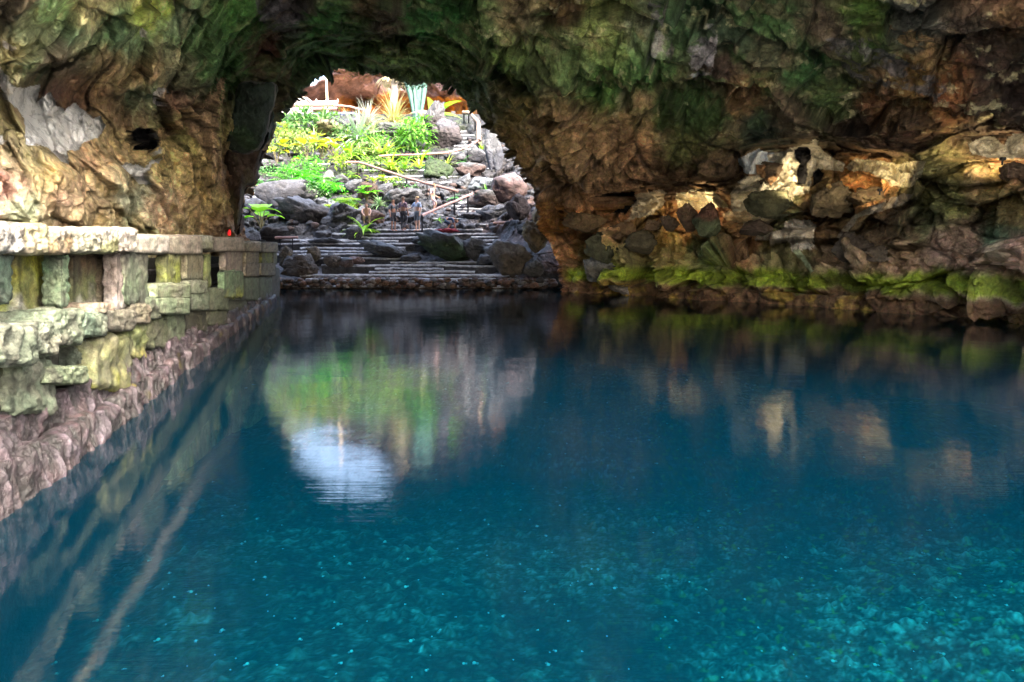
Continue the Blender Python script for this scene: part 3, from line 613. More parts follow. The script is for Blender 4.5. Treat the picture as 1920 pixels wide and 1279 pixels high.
# purple fluted stones at the water's edge, two courses
rr = random.Random(3); s = -2.2; k = 0
top_z = lambda s: .54 - .011 * s
while s < 18.9:
    wdt = rr.choice([rr.uniform(.22, .4), rr.uniform(.45, .85)])
    for course in (0, 1):
        s0 = s + (.0 if course else .13) + rr.uniform(-.04, .04); z1 = (top_z(s) * (.52 + rr.uniform(-.05, .05))) if course == 0 else top_z(s) + rr.uniform(-.04, .03)
        z0 = -.30 if course == 0 else top_z(s) * .45; off = (.20 if course == 0 else .10) + rr.uniform(-.04, .05)
        q = [S(s0, z1, off), S(s0 + wdt + .03, z1 + rr.uniform(-.03, .03), off), S(s0 + wdt + .03, z0, off + .03), S(s0, z0, off + .03)]
        n = 23 if s < 4 else (15 if s < 9 else 9)
        p, f = hexa(q, BK * .5, n + (0 if n < 23 else 13), .12)
        al = (p[:, :2] - A0) @ WD
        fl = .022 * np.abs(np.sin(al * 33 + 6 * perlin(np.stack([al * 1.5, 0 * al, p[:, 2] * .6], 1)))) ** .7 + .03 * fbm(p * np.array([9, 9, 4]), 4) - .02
        p = rough(p, .035, 5, k); p[:, 0] += WN[0] * fl; p[:, 1] += WN[1] * fl
        c = vcol(p, rr.choice([(.20,.15,.165),(.18,.135,.15),(.21,.165,.17),(.165,.115,.12)]), .35, k, 9)
        st = sm(.1, .6, fbm(p * np.array([9, 9, 2.]), 3))[:, None]; c = c * (1 - .5 * st) + .5 * st * np.array([.36, .33, .36])
        rb = sm(.1, .5, fbm(p * 5 + 60, 4))[:, None]; c = c * (1 - .45 * rb) + .45 * rb * np.array([.13, .06, .045])
        if rr.random() < .1: yb = sm(.2, .6, fbm(p * 4 + 20, 2))[:, None]; c = c * (1 - yb) + yb * np.array([.34, .30, .04])
        loc = p.mean(0) - np.array(par.location)
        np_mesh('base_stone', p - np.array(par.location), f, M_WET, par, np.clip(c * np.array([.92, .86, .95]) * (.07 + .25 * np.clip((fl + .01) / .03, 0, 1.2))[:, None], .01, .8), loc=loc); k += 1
    s += wdt
# core behind the facing stones
cq = [S(-3.4, .93, -.14), S(18.6, .86, -.14), S(18.6, -1.5, -.14), S(-3.4, -1.5, -.14)]
p, f = hexa(cq, BK * .4, 15, .02)
np_mesh('wall_core', p - np.array(par.location), f, M_BLOCK, par, vcol(p, (.06,.06,.05)))
wb = [S(-3.4, 1.34, -.62), S(18.6, 1.34, -.62), S(18.6, 1.26, -.62), S(-3.4, 1.26, -.62)]
p, f = hexa(wb, BK * .1, 9, .3); o = np_mesh('back_rail', p - np.array(par.location), f, M_BLOCK, par, vcol(p, (.16,.155,.16)))
bp3 = [S(-3.4, 1.52, -.8), S(18.6, 1.52, -.8), S(18.6, .8, -.8), S(-3.4, .8, -.8)]
p, f = hexa(bp3, BK * .1, 15, .02); np_mesh('gap_shade_panel', p - np.array(par.location), f, M_BLOCK, par, vcol(p, (.035,.035,.03), .5))  # near-black sheet added to paint the darkness behind the pillar gaps
# walkway behind
v = [S(-8, .9, -.5), S(22, .9, -.5), S(22, .9, -6), S(-8, .9, -6)]
tag(np_mesh('walkway', v, [(0, 1, 2, 3)], M_ROCKF, smooth=False, col=np.tile([[.16, .14, .12]], (4, 1))), kind='structure')

# ------------------------------------------------------------------ stone stairs
stairs = empty('stone_staircase', V(760, 470, 32)); sl = np.array(stairs.location)
tag(stairs, 'broad dark lava stone staircase with pale edges of painted rim light rising from the lagoon', 'staircase')
STEPS = [(536,512,1000),(521.5,571,955),(514.5,640,930),(508.5,690,890),(502.5,700,830),(490.5,730,925),(483.5,560,770),(476,500,735),(471,530,721),(463.5,560,758),(456,520,800),(450,560,745),(448,487,655),(444.5,650,840),(437,620,984),(443.5,882,986),(450,880,984),(456.6,890,990),(429,640,905),(497,600,960),(515,560,980),(527,540,1000)]
UP = [(409,790,930),(402,800,912),(396,835,908),(390,840,912),(384.5,845,915),(378,858,920)]
UP2 = [(279,848,893),(272,850,893),(265,851,892),(258.5,853,891),(252,854,890),(245.5,855,888),(239,856,886),(233,858,884)]
LOWW = [(421.5,612,748),(419.5,856,1008),(330,690,860),(318,665,800),(341,720,850),(306,560,700)]
def step(name, py, x0, x1, h, depth, seed, parent, origin, base=(.045,.046,.052)):
    D = float(SDp(py)) - .25
    a, b = P(x0, py, D), P(x1, py, D); n = max(8, int((x1 - x0) / 2.2)); m = 9
    u = np.linspace(0, 1, n); prof = [(1.0, 0), (.12, 0), (.035, 0), (0, -.02), (-.01, -.075), (.01, -.10), (.02, -h * .6), (.03, -h), (.06, -h - .3)]
    rows = []; cols = []
    for j, (dy, dz) in enumerate(prof):
        q = a + (b - a) * u[:, None]; q = q + np.array([0, dy * (depth if j == 0 else 1), dz])
        wv = .05 * fbm(np.stack([q[:, 0] * .6, q[:, 1] * 0 + seed, q[:, 0] * 0 + 0.5], 1), 3)
        q[:, 2] += wv * .8; q[:, 1] += 2.2 * wv
        q += .022 * np.stack([fbm(q * 3 + seed, 3), fbm(q * 3 + 9 + seed, 3), fbm(q * 5 + 4 + seed, 3)], 1)
        rows.append(q); c = np.array([.34, .35, .38]) if j <= 3 else (np.array([.32, .33, .36]) if j == 4 else np.array(base))  # pale front edge paints rim light into the step colour
        brk = sm(-.9, -.3, fbm(q * 1.5 + seed, 3))[:, None] if j >= 3 else np.ones((n, 1))
        cols.append((c * brk + np.array(base) * (1 - brk)) * (1 + .45 * fbm(q * 3, 3))[:, None])
    # end caps come from folding the ends back
    for r_ in rows: r_[0, 1] += .35; r_[-1, 1] += .35
    p = np.concatenate(rows); c = np.concatenate(cols)
    return np_mesh(name, p - origin, grid_faces(len(prof), n)[:, ::-1], M_SLOPE, parent, np.clip(c, .01, .8))
for i, (py, x0, x1) in enumerate(STEPS): step('step', py, x0, x1, .30, 1.3, i * 1.7, stairs, sl, (.05,.035,.03) if py > 505 else (.042,.043,.05))
us = empty('upper_stair_flight', V(875, 390, 38)); tag(us, 'short run of lava stone steps at the right of the people below the long handrail', 'stairs')
for i, (py, x0, x1) in enumerate(UP): step('step', py, x0, x1, .35, 1.2, 40 + i, us, np.array(us.location))
us = empty('upper_stair_flight', V(872, 260, 50)); tag(us, 'narrow flight of grey steps beside the light wooden handrail near the top of the slope', 'stairs')
for i, (py, x0, x1) in enumerate(UP2): step('step', py, x0, x1, .38, .7, 60 + i, us, np.array(us.location), (.09,.10,.115))
LWL = ['low dark retaining wall behind the spiky fern left of the people', 'low dark wall under the long wooden beam on the right of the stairs', 'thin stone ledge right of the diagonal handrail foot', 'stone ledge just under the diagonal handrail top', 'lower stone ledge behind the reddish boulder', 'stone ledge above the grey gravel and right of the big fern']
for i, (py, x0, x1) in enumerate(LOWW):
    o = step('retaining_wall', py, x0, x1, .5 if i < 2 else .35, 1.2, 80 + i, None, np.zeros(3)); tag(o, LWL[i], 'wall', 'low stone walls on the slope')

# ------------------------------------------------------------------ boulders
def ico(sub):
    bm = bmesh.new(); bmesh.ops.create_icosphere(bm, subdivisions=sub, radius=1); v = np.array([x.co[:] for x in bm.verts]); f = np.array([[x.index for x in q.verts] for q in bm.faces]); bm.free(); return v, f
_IC = {k: ico(k) for k in (2, 3, 4, 5)}
def boulder(px, py, D, wpx, hpx, label, col=(.05,.052,.06), tilt=0, seed=0, sub=4, flat=.0, crack=.5, group=None, topc=None, depth=.8, mat=None, name='boulder'):
    v, f = _IC[sub]; v = v.copy()
    sc = D / FPX
    k = worley(v * 1.25 + seed * 3.1); g = _grad[(k[2] * 5 + seed) & 255]
    h = 1 + .30 * (k[3] * g).sum(1) * 1.6 + .30 * fbm(v * 2.2 + seed, 5, .6) + .10 * ridged(v * 3 + seed, 3)
    # chop facets
    for q in range(11):
        nrm = _grad[(seed * 11 + q * 29) & 255]; lim = .62 + .25 * _rnd[(seed * 7 + q) & 255, 0]; d = (v * h[:, None]) @ nrm; h = np.where(d > lim, h * (lim / np.maximum(d, 1e-3)) ** .98, h)
    h = h * (1 + .07 * fbm(v * 6 + seed, 4, .6) - .10 * np.clip(.25 - np.abs(perlin(v * 2.6 + seed)) * 1.6, 0, 1))
    v = v * h[:, None]
    v = v * np.array([wpx * sc / 2 * 1.15, wpx * sc / 2 * depth, hpx * sc / 2 * 1.15])
    ct, st = math.cos(R(tilt)), math.sin(R(tilt)); v = np.stack([v[:, 0] * ct - v[:, 2] * st, v[:, 1], v[:, 0] * st + v[:, 2] * ct], 1)
    c0 = P(px, py, D); p = v + c0
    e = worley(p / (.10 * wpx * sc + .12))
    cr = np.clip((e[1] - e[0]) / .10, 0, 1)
    nv = v / (np.linalg.norm(v, axis=1, keepdims=True) + 1e-9)
    p = p - nv * ((1 - cr) * crack * .05 * wpx * sc)[:, None]
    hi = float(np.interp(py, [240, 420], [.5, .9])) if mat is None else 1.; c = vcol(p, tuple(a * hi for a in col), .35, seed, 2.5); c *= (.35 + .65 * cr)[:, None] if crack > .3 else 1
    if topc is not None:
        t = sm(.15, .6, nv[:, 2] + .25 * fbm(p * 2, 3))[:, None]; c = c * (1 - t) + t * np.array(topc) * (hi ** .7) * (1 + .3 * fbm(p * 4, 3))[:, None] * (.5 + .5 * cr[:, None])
    o = np_mesh(name, p, f, mat or M_SLOPE, None, np.clip(c, .01, .8), loc=c0)
    tag(o, label, 'boulder', group); return o
GR = (.085,.09,.10); LG = (.105,.112,.13)
SB = 'lava boulders on the slope and stairs'
# (px,py,w,h,label,col,tilt,topc)
BL = [
 (725,470,84,26,'grey cracked boulder in the middle of the stairs, left of the mossy one',(.045,.045,.045),-14,GR),
 (843,466,88,46,'large mossy green faced boulder in the middle of the stairs',(.035,.06,.025),-12,GR),
 (808,452,60,22,'cracked slab on top of the mossy boulder',(.05,.05,.055),-10,LG),
 (895,470,40,50,'cracked grey boulder right of the mossy boulder',(.08,.08,.085),35,LG),
 (915,487,44,22,'flat pale boulder at the foot of the right steps',(.1,.1,.11),10,LG),
 (775,484,34,16,'small pale stone under the middle cracked boulder',(.09,.09,.1),0,LG),
 (667,438,28,30,'upright pointed boulder under the spiky fern on the stairs',(.045,.042,.045),10,GR),
 (607,441,34,18,'rounded boulder left of the pointed one on the stairs',(.05,.05,.055),-8,GR),
 (570,400,84,46,'big rounded boulder with cracked pale top on the left of the slope',(.045,.04,.04),-8,LG),
 (640,406,70,34,'cracked pale boulder right of the big rounded one',(.06,.06,.065),14,LG),
 (535,368,110,52,'dark overhanging boulder covered in roots on the left',(.05,.048,.05),-10,(.11,.11,.12)),
 (478,392,50,40,'boulder behind the big leafed plant by the parapet',(.07,.075,.085),0,LG),
 (506,440,60,30,'dark boulder at the foot of the left slope',(.035,.03,.03),0,None),
 (466,445,40,26,'dark stone right above the end of the parapet',(.05,.05,.06),0,GR),
 (612,452,60,10,'long flat stone on the left steps',(.05,.05,.055),0,GR),
 (560,500,60,38,'brown weathered boulder at the left foot of the stairs',(.06,.045,.035),0,None),
 (622,490,26,26,'reddish upright stone at the left of the lowest steps',(.075,.06,.05),0,None),
 (650,492,30,20,'brown stone lying by the lowest steps',(.10,.07,.06),0,GR),
 (668,488,26,16,'round reddish stone by the lowest steps',(.14,.09,.08),0,None),
 (590,478,26,30,'narrow upright stone beside the bench legs',(.08,.065,.045),0,None),
 (538,482,30,34,'brown block next to the end of the parapet',(.08,.065,.045),0,None),
 (960,485,70,58,'large brown cracked boulder at the right of the stairs',(.085,.07,.055),0,(.15,.14,.14)),
 (1000,505,40,30,'squat grey boulder at the right waterline',(.08,.075,.07),0,LG),
 (935,470,60,22,'grey ledge boulder above the large brown one',(.1,.1,.1),-10,LG),
 (1008,445,46,60,'cracked ochre boulder under the arch on the right',(.16,.12,.07),0,None),
 (1022,405,56,70,'smooth orange brown rock under the right side of the arch',(.20,.125,.05),-20,None),
 (985,432,30,26,'dark rounded stone at the right end of the long beam',(.04,.04,.045),0,GR),
 (690,360,46,36,'reddish brown boulder above the ferns in mid slope',(.09,.06,.045),0,None),
 (660,352,30,28,'dark pointed boulder in mid slope',(.05,.052,.06),0,GR),
 (720,358,34,30,'dark boulder right of the reddish one',(.045,.045,.05),0,GR),
 (750,370,66,34,'wide pale cracked slab behind the standing people',(.12,.12,.13),6,LG),
 (614,338,24,24,'pale triangular stone beside the big fern',(.10,.11,.09),0,(.17,.19,.15)),
 (640,340,30,22,'dark round stone under the stone ledge',(.05,.05,.055),0,GR),
 (815,320,44,40,'square mossy block below the long level handrail',(.03,.055,.02),0,None),
 (880,318,46,32,'reddish lava boulder right of the mossy block',(.09,.06,.055),0,GR),
 (872,342,24,30,'pale blue grey upright stone on the right of the slope',(.14,.15,.17),0,LG),
 (902,346,44,28,'pale blue grey cracked boulder on the right of the slope',(.12,.14,.17),0,(.2,.23,.27)),
 (860,298,34,24,'dark boulder under the end of the level handrail',(.045,.045,.055),0,GR),
 (893,292,40,28,'rough dark boulder below the narrow upper steps',(.05,.05,.06),0,GR),
 (928,290,34,80,'tall dark blue grey boulder at the right edge of the arch',(.06,.065,.085),4,GR),
 (955,350,70,60,'rugged purplish boulder leaning under the arch on the right',(.085,.05,.048),0,(.14,.11,.12)),
 (920,375,54,34,'dark boulder below the small fern on the right',(.06,.045,.045),0,GR),
 (975,395,40,50,'dark jagged rock below the purplish boulder',(.05,.035,.035),0,None),
 (890,405,50,16,'low grey stone at the right end of the short steps',(.07,.07,.08),0,LG),
 (925,402,50,26,'cracked grey stone above the long beam',(.07,.075,.085),0,LG),
 (612,243,66,26,'mossy yellow green boulder below the terrace wall',(.13,.13,.04),0,(.3,.24,.2)),
 (655,232,30,20,'grey stone behind the agave',(.08,.08,.09),0,GR),
 (745,242,80,20,'flat grey slab below the cactus',(.10,.11,.10),-6,(.12,.13,.12)),
 (560,262,40,22,'pale stone among the yellow leaves',(.12,.13,.08),0,(.2,.22,.13)),
 (610,272,44,18,'flat lichen covered stone in the plant bed',(.13,.16,.10),0,(.2,.24,.16)),
 (690,282,50,26,'yellow green lichen boulder left of the level handrail',(.11,.15,.05),0,None),
 (500,310,36,22,'dark stone in the bed under the hanging rock',(.06,.06,.065),0,GR),
 (700,410,36,30,'reddish boulder beside the crouching person',(.12,.075,.06),0,None),
 (620,415,30,20,'grey stone right of the cracked pale boulder',(.06,.06,.065),0,LG),
 (590,345,40,14,'flat pale green stone below the big fern',(.12,.15,.11),0,(.2,.25,.2)),
]
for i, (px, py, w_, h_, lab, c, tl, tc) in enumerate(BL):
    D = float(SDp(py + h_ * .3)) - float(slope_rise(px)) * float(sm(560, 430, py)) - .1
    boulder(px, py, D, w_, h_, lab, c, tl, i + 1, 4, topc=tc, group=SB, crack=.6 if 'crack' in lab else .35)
boulder(835, 250, 49.2, 58, 66, 'huge dark twisted rock rising beside the narrow upper steps', (.055,.045,.05), 32, 77, 5, topc=(.09,.09,.11), group=SB, crack=.2)
boulder(812, 225, 49.0, 34, 46, 'dark hooked rock head leaning left of the banana leaves', (.055,.045,.05), -20, 78, 5, topc=(.09,.09,.10), group=SB, crack=.2)
# rubble row along the water and scattered small stones
def rubble(name, pts, mat, cols, sz):
    v0, f0 = _IC[2]; Vs = []; Fs = []; Cs = []; b = 0
    for i, p in enumerate(pts):
        s_ = sz * random.uniform(.5, 1.3); v = v0 * (1 + .35 * fbm(v0 * 1.5 + i * 3.3, 2))[:, None] * np.array([1.2, 1, .8]) * s_
        Vs.append(v + p); Fs.append(f0 + b); b += len(v); Cs.append(np.tile(np.array(random.choice(cols)) * random.uniform(.7, 1.3), (len(v), 1)))
    return tag(np_mesh(name, np.concatenate(Vs), np.concatenate(Fs), mat, None, np.concatenate(Cs), smooth=True), kind='stuff')
pts = [P(random.uniform(508, 1040), random.uniform(524, 537), random.uniform(28.6, 29.3)) for _ in range(380)]
tag(rubble('rubble', pts, M_SLOPE, [(.09,.06,.05),(.05,.045,.045),(.14,.13,.13),(.12,.07,.05)], .13), 'small reddish rubble lining the foot of the stairs at the water', 'rubble')
pts = []
for _ in range(300):
    py = random.uniform(240, 430); px = random.uniform(450, 1000); D = float(SDp(py)) - float(slope_rise(px)); pts.append(P(px, py, D) - np.array([0, .25, 0]))
tag(rubble('loose_stones', pts, M_SLOPE, [(.04,.042,.05),(.05,.05,.06),(.07,.075,.085),(.06,.042,.038)], .17), 'loose lava stones scattered all over the planted slope', 'stones')

# dark hanging rock left of the opening
def slab_rock(name, outline, D, thick, col, label, cat, seed, nn=60, kind=None, edgec=None):
    """solid rock with the given outline: domed grid front and back joined at the rim"""
    o = np.array(outline, float); c = o.mean(0); n = len(o); t = np.linspace(0, n, 160, endpoint=False); i = t.astype(int); fr = (t - i)[:, None]
    rim = o[i % n] * (1 - fr) + o[(i + 1) % n] * fr; rim = rim + 4.5 * np.stack([fbm(np.stack([t * .9, 0 * t, 0 * t + seed], 1), 3), fbm(np.stack([t * .9, 0 * t + 5, 0 * t + seed], 1), 3)], 1)
    rs = np.linspace(0, 1, 40); Vv = []; Cc = []
    for side in (-1, 1):
        for r_ in rs:
            q = c + (rim - c) * r_; dd = D + side * thick * math.sqrt(max(0, 1 - r_ ** 3)) * .5
            p = P(q[:, 0], q[:, 1], dd); p = p + (.55 * fbm(p * .9 + seed, 5, .6) + .25 * ridged(p * 1.5 + seed, 3) + .0)[:, None] * np.array([.35, side, .35]) * (1 - .7 * r_ ** 4)
            Vv.append(p); cc = np.array(col) if (edgec is None or r_ < .93) else np.array(edgec)
            Cc.append(np.clip(cc[None] * (1.25 + .8 * fbm(p * 1.5 + seed, 5, .6))[:, None] + np.array([.01, .03, .0]) * sm(0, .4, fbm(p * .8 + 31, 3))[:, None], .005, .8))
    m = 160; N = len(rs); F_ = []
    for sgi in (0, 1):
        for a in range(N - 1):
            b0 = (sgi * N + a) * m; j = np.arange(m); k = (j + 1) % m
            f = np.stack([b0 + j, b0 + k, b0 + m + k, b0 + m + j], 1); F_.append(f if sgi else f[:, ::-1])
    ob = np_mesh(name, np.concatenate(Vv), np.concatenate(F_), M_ROCK, None, np.concatenate(Cc), loc=P(c[0], c[1], D))
    return tag(ob, label, cat, kind=kind)
slab_rock('hanging_rock', [(447,158),(490,152),(520,158),(512,200),(506,240),(494,268),(486,285),(468,290),(440,288),(414,276),(424,250),(436,212),(440,180)], 21.9, 1.6, (.028,.042,.03), 'dark green slab of rock hanging left of the cave mouth', 'rock', 3, edgec=(.10,.09,.09))
slab_rock('leaning_rock', [(424,270),(440,282),(470,286),(492,282),(486,310),(478,340),(462,352),(452,390),(446,440),(430,446),(418,400),(424,340)], 22.2, 1.4, (.075,.05,.038), 'brown rock column standing under the hanging slab at the cave mouth', 'rock', 6)
# rocks in the right bank alcove
RB = 'boulders on the right bank'
for i, (px, py, D, w_, h_, lab, c, tc) in enumerate([
 (1443, 385, 21.2, 62, 56, 'round greenish boulder in front of the right alcove plaster', (.06,.075,.035), None),
 (1443, 322, 21.6, 50, 40, 'brown boulder wedged between the white plaster patches', (.07,.045,.03), None),
 (1330, 420, 21.4, 50, 56, 'upright mossy boulder on the right bank ledge', (.05,.09,.04), (.14,.07,.045)),
 (1292, 412, 22.2, 34, 44, 'rusty brown boulder left of the mossy upright one', (.12,.065,.035), None),
 (1420, 428, 21.2, 66, 26, 'row of dark purplish blocks below the plaster', (.075,.05,.045), None),
 (1255, 420, 23.2, 30, 26, 'block of split brown stone on the ledge', (.11,.075,.05), None),
 (1222, 424, 23.6, 30, 22, 'small orange brown stone on the ledge', (.15,.09,.05), None),
 (1170, 430, 24.6, 44, 26, 'orange stone at the left of the right bank ledge', (.17,.10,.05), None),
 (1100, 420, 25.6, 60, 40, 'ochre boulder where the right bank meets the arch', (.16,.10,.045), None),
 (1200, 455, 24.0, 60, 40, 'brown green boulder on the face of the right bank', (.075,.07,.04), None),
 (1130, 470, 24.8, 50, 50, 'dark green boulder at the left end of the right bank', (.05,.065,.035), None),
 (1125, 510, 25.4, 60, 40, 'grey streaked boulder at the waterline of the right bank', (.11,.11,.10), (.2,.2,.2)),
 (1165, 540, 24.9, 44, 20, 'pale wet boulder half in the water on the right bank', (.2,.18,.16), (.35,.33,.32)),
 (1645, 475, 17.6, 34, 34, 'rounded grey brown stone low on the right bank', (.14,.105,.08), None),
 (1590, 470, 18.3, 60, 46, 'dark brown block low on the right bank', (.075,.055,.045), None),
 (1640, 372, 18.9, 70, 30, 'ochre boulder below the long plaster patch', (.13,.085,.04), None),
 (1560, 375, 19.8, 80, 56, 'brown boulder at the centre of the right bank', (.075,.06,.035), None),
 (1905, 325, 15.1, 60, 30, 'pale reddish boulder at the far right of the bank', (.24,.15,.10), None)]):
    boulder(px, py, D - .12, w_, h_, lab, tuple(.75 * a + .5 * b for a, b in zip(c, (.11, .085, .055))), 0, 100 + i, 5, topc=tc, group=RB, crack=.25, mat=M_ROCK)

# ------------------------------------------------------------------ plants
def leaf_mat(name, transl=.35, rough=.45):
    m = bpy.data.materials.new(name); m.use_nodes = True; n = m.node_tree; L = n.links.new; b = n.nodes['Principled BSDF']
    at = n.nodes.new('ShaderNodeAttribute'); at.attribute_name = 'Col'; b.inputs['Roughness'].default_value = rough
    t = n.nodes.new('ShaderNodeTexNoise'); t.inputs['Scale'].default_value = 14; g = n.nodes.new('ShaderNodeNewGeometry'); L(g.outputs['Position'], t.inputs['Vector'])
    r = n.nodes.new('ShaderNodeMapRange'); r.inputs['To Min'].default_value = .6; r.inputs['To Max'].default_value = 1.4; L(t.outputs['Fac'], r.inputs['Value'])
    v = n.nodes.new('ShaderNodeVectorMath'); v.operation = 'SCALE'; L(at.outputs['Color'], v.inputs[0]); L(r.outputs[0], v.inputs['Scale']); L(v.outputs[0], b.inputs['Base Color'])
    tr = n.nodes.new('ShaderNodeBsdfTranslucent'); L(v.outputs[0], tr.inputs['Color']); mx = n.nodes.new('ShaderNodeMixShader'); mx.inputs[0].default_value = transl
    L(b.outputs[0], mx.inputs[1]); L(tr.outputs[0], mx.inputs[2]); L(mx.outputs[0], n.nodes['Material Output'].inputs['Surface']); return m
M_LEAF = leaf_mat('leaf')
class MB:
    def __init__(s): s.v = []; s.f = []; s.c = []
    def blade(s, base, dirv, L, wd, droop, col, n=6, shape=0.5, cup=.25, tip=None):
        """arching strip with a raised midrib fold"""
        d = Vector(dirv).normalized(); side = d.cross(Vector((0, 0, 1)));
        if side.length < .05: side = Vector((1, 0, 0))
        side.normalize(); p = Vector(base); b0 = len(s.v); st = L / n
        for i in range(n + 1):
            t = i / n; ww = wd * (math.sin(math.pi * min(1, t ** shape * .97 + .03)) + .05) * .5
            up = side.cross(d).normalized()
            s.v += [p + side * ww + up * ww * cup, p.copy(), p - side * ww + up * ww * cup]
            cc = col if tip is None else [col[k] * (1 - t) + tip[k] * t for k in range(3)]
            s.c += [cc] * 3
            d = (d + Vector((0, 0, -droop / n))).normalized(); p = p + d * st
            if i: b = b0 + 3 * (i - 1); s.f += [(b, b + 1, b + 4, b + 3), (b + 1, b + 2, b + 5, b + 4)]
        return p, d
    def tube(s, pts, rads, col, k=6, cap=True):
        b0 = len(s.v); pts = [Vector(p) for p in pts]
        for i, p in enumerate(pts):
            d = (pts[min(i + 1, len(pts) - 1)] - pts[max(i - 1, 0)]).normalized(); a = d.orthogonal().normalized(); b = d.cross(a)
            r = rads[i] if hasattr(rads, '__len__') else rads
            for j in range(k): t = 2 * math.pi * j / k; s.v.append(p + (a * math.cos(t) + b * math.sin(t)) * r); s.c.append(col)
            if i:
                for j in range(k): q = b0 + (i - 1) * k; s.f.append((q + j, q + (j + 1) % k, q + k + (j + 1) % k, q + k + j))
        if cap and k >= 4:
            for e in (b0, b0 + (len(pts) - 1) * k):
                s.v.append(sum((s.v[e + j] for j in range(k)), Vector()) / k); s.c.append(col); ci = len(s.v) - 1
                for j in range(0, k): s.f.append((e + j, e + (j + 1) % k, ci, ci))
    def box(s, c, h, col, rot=0):
        b0 = len(s.v); m = Matrix.Rotation(rot, 3, 'Z')
        for x in (-1, 1):
            for y in (-1, 1):
                for z in (-1, 1): s.v.append(Vector(c) + m @ Vector((x * h[0], y * h[1], z * h[2]))); s.c.append(col)
        s.f += [tuple(b0 + i for i in q) for q in ((0, 1, 3, 2), (4, 6, 7, 5), (0, 4, 5, 1), (2, 3, 7, 6), (0, 2, 6, 4), (1, 5, 7, 3))]
    def mesh(s, name, mat, smooth=True):
        me = bpy.data.meshes.new(name); fs = [q if q[2] != q[3] else q[:3] for q in s.f]
        me.from_pydata([tuple(v) for v in s.v], [], fs); a = me.color_attributes.new('Col', 'FLOAT_COLOR', 'POINT')
        a.data.foreach_set('color', np.array([[*c, 1] for c in s.c], np.float32).ravel()); me.materials.append(mat)
        me.polygons.foreach_set('use_smooth', np.full(len(me.polygons), smooth)); return me
    def build(s, name, mat, parent=None, loc=(0, 0, 0), smooth=True):
        o = bpy.data.objects.new(name, s.mesh(name, mat, smooth)); o.location = loc; return link(o, parent)
def jit(c, rr, a=.25): k = 1 + rr.uniform(-a, a); return [max(.003, x * k * (1 + rr.uniform(-.12, .12))) for x in c]
def fern(seed, col, n=16, h=.5):
    m = MB(); rr = random.Random(seed)
    for i in range(n):
        a = rr.uniform(0, 2 * math.pi); el = rr.uniform(.25, 1.2); d = Vector((math.cos(a) * math.cos(el), math.sin(a) * math.cos(el), math.sin(el)))
        p = Vector((0, 0, 0)); Lf = rr.uniform(.4, .62); k = 11; c = jit(col, rr)
        for j in range(k):
            t = (j + 1) / k; side = d.cross(Vector((0, 0, 1))).normalized(); ll = .17 * math.sin(math.pi * (t * .85 + .1))
            for sg in (-1, 1): m.blade(p, side * sg + d * .5 + Vector((0, 0, .1)), ll, .045, .5, jit(c, rr, .12), n=2)
            d = (d + Vector((0, 0, -1.5 / k))).normalized(); p = p + d * Lf / k
    return m
def spiky(seed, col, n=34, h=.6, wd=.05, droop=1.2, tip=None, elr=(.2, 1.45)):
    m = MB(); rr = random.Random(seed)
    for i in range(n):
        a = rr.uniform(0, 2 * math.pi); el = rr.uniform(*elr); m.blade((0, 0, 0), (math.cos(a) * math.cos(el), math.sin(a) * math.cos(el), math.sin(el)), rr.uniform(.42, .62) * h / .6, wd, droop * rr.uniform(.5, 1.3), jit(col, rr), n=6, shape=.55, tip=tip)
    return m
def broad(seed, col, n=7, stem=(.12, .10, .03), wd=.3, h=.6, ll=.36):
    m = MB(); rr = random.Random(seed)
    for i in range(n):
        a = rr.uniform(0, 2 * math.pi); r = rr.uniform(.05, .26); hh = h * rr.uniform(.45, 1); e = Vector((math.cos(a) * r, math.sin(a) * r, hh))
        m.tube([(0, 0, 0), e * .5 + Vector((0, 0, .04)), e], [.014, .011, .008], stem, k=4)
        m.blade(e, (math.cos(a), math.sin(a) - .2, rr.uniform(.1, 1.1)), ll * rr.uniform(.7, 1.1), wd * rr.uniform(.7, 1.1), .9, jit(col, rr), n=6, shape=.7, cup=.2)
    return m
def bush(seed, col, n=420, sx=.5, sz=.42, l=.11, w=.06, hollow=.3):
    m = MB(); rr = random.Random(seed); cl = [(rr.gauss(0, .24), rr.gauss(0, .2), abs(rr.gauss(.2, .12))) for _ in range(14)]
    for i in range(n):
        c = rr.choice(cl); d = Vector((rr.gauss(0, 1), rr.gauss(0, 1), rr.gauss(.25, 1))).normalized(); p = Vector(c) + d * rr.uniform(.06, .16)
        if p.z < 0: p.z = -p.z * .3
        m.blade(p, d + Vector((0, 0, .3)), l * rr.uniform(.7, 1.3), w * rr.uniform(.7, 1.3), .9, jit(col, rr, .45), n=2)
    return m
BG_, YGc, YL, PG, DG = (.10,.36,.012), (.26,.40,.02), (.60,.48,.015), (.24,.36,.16), (.06,.18,.03)
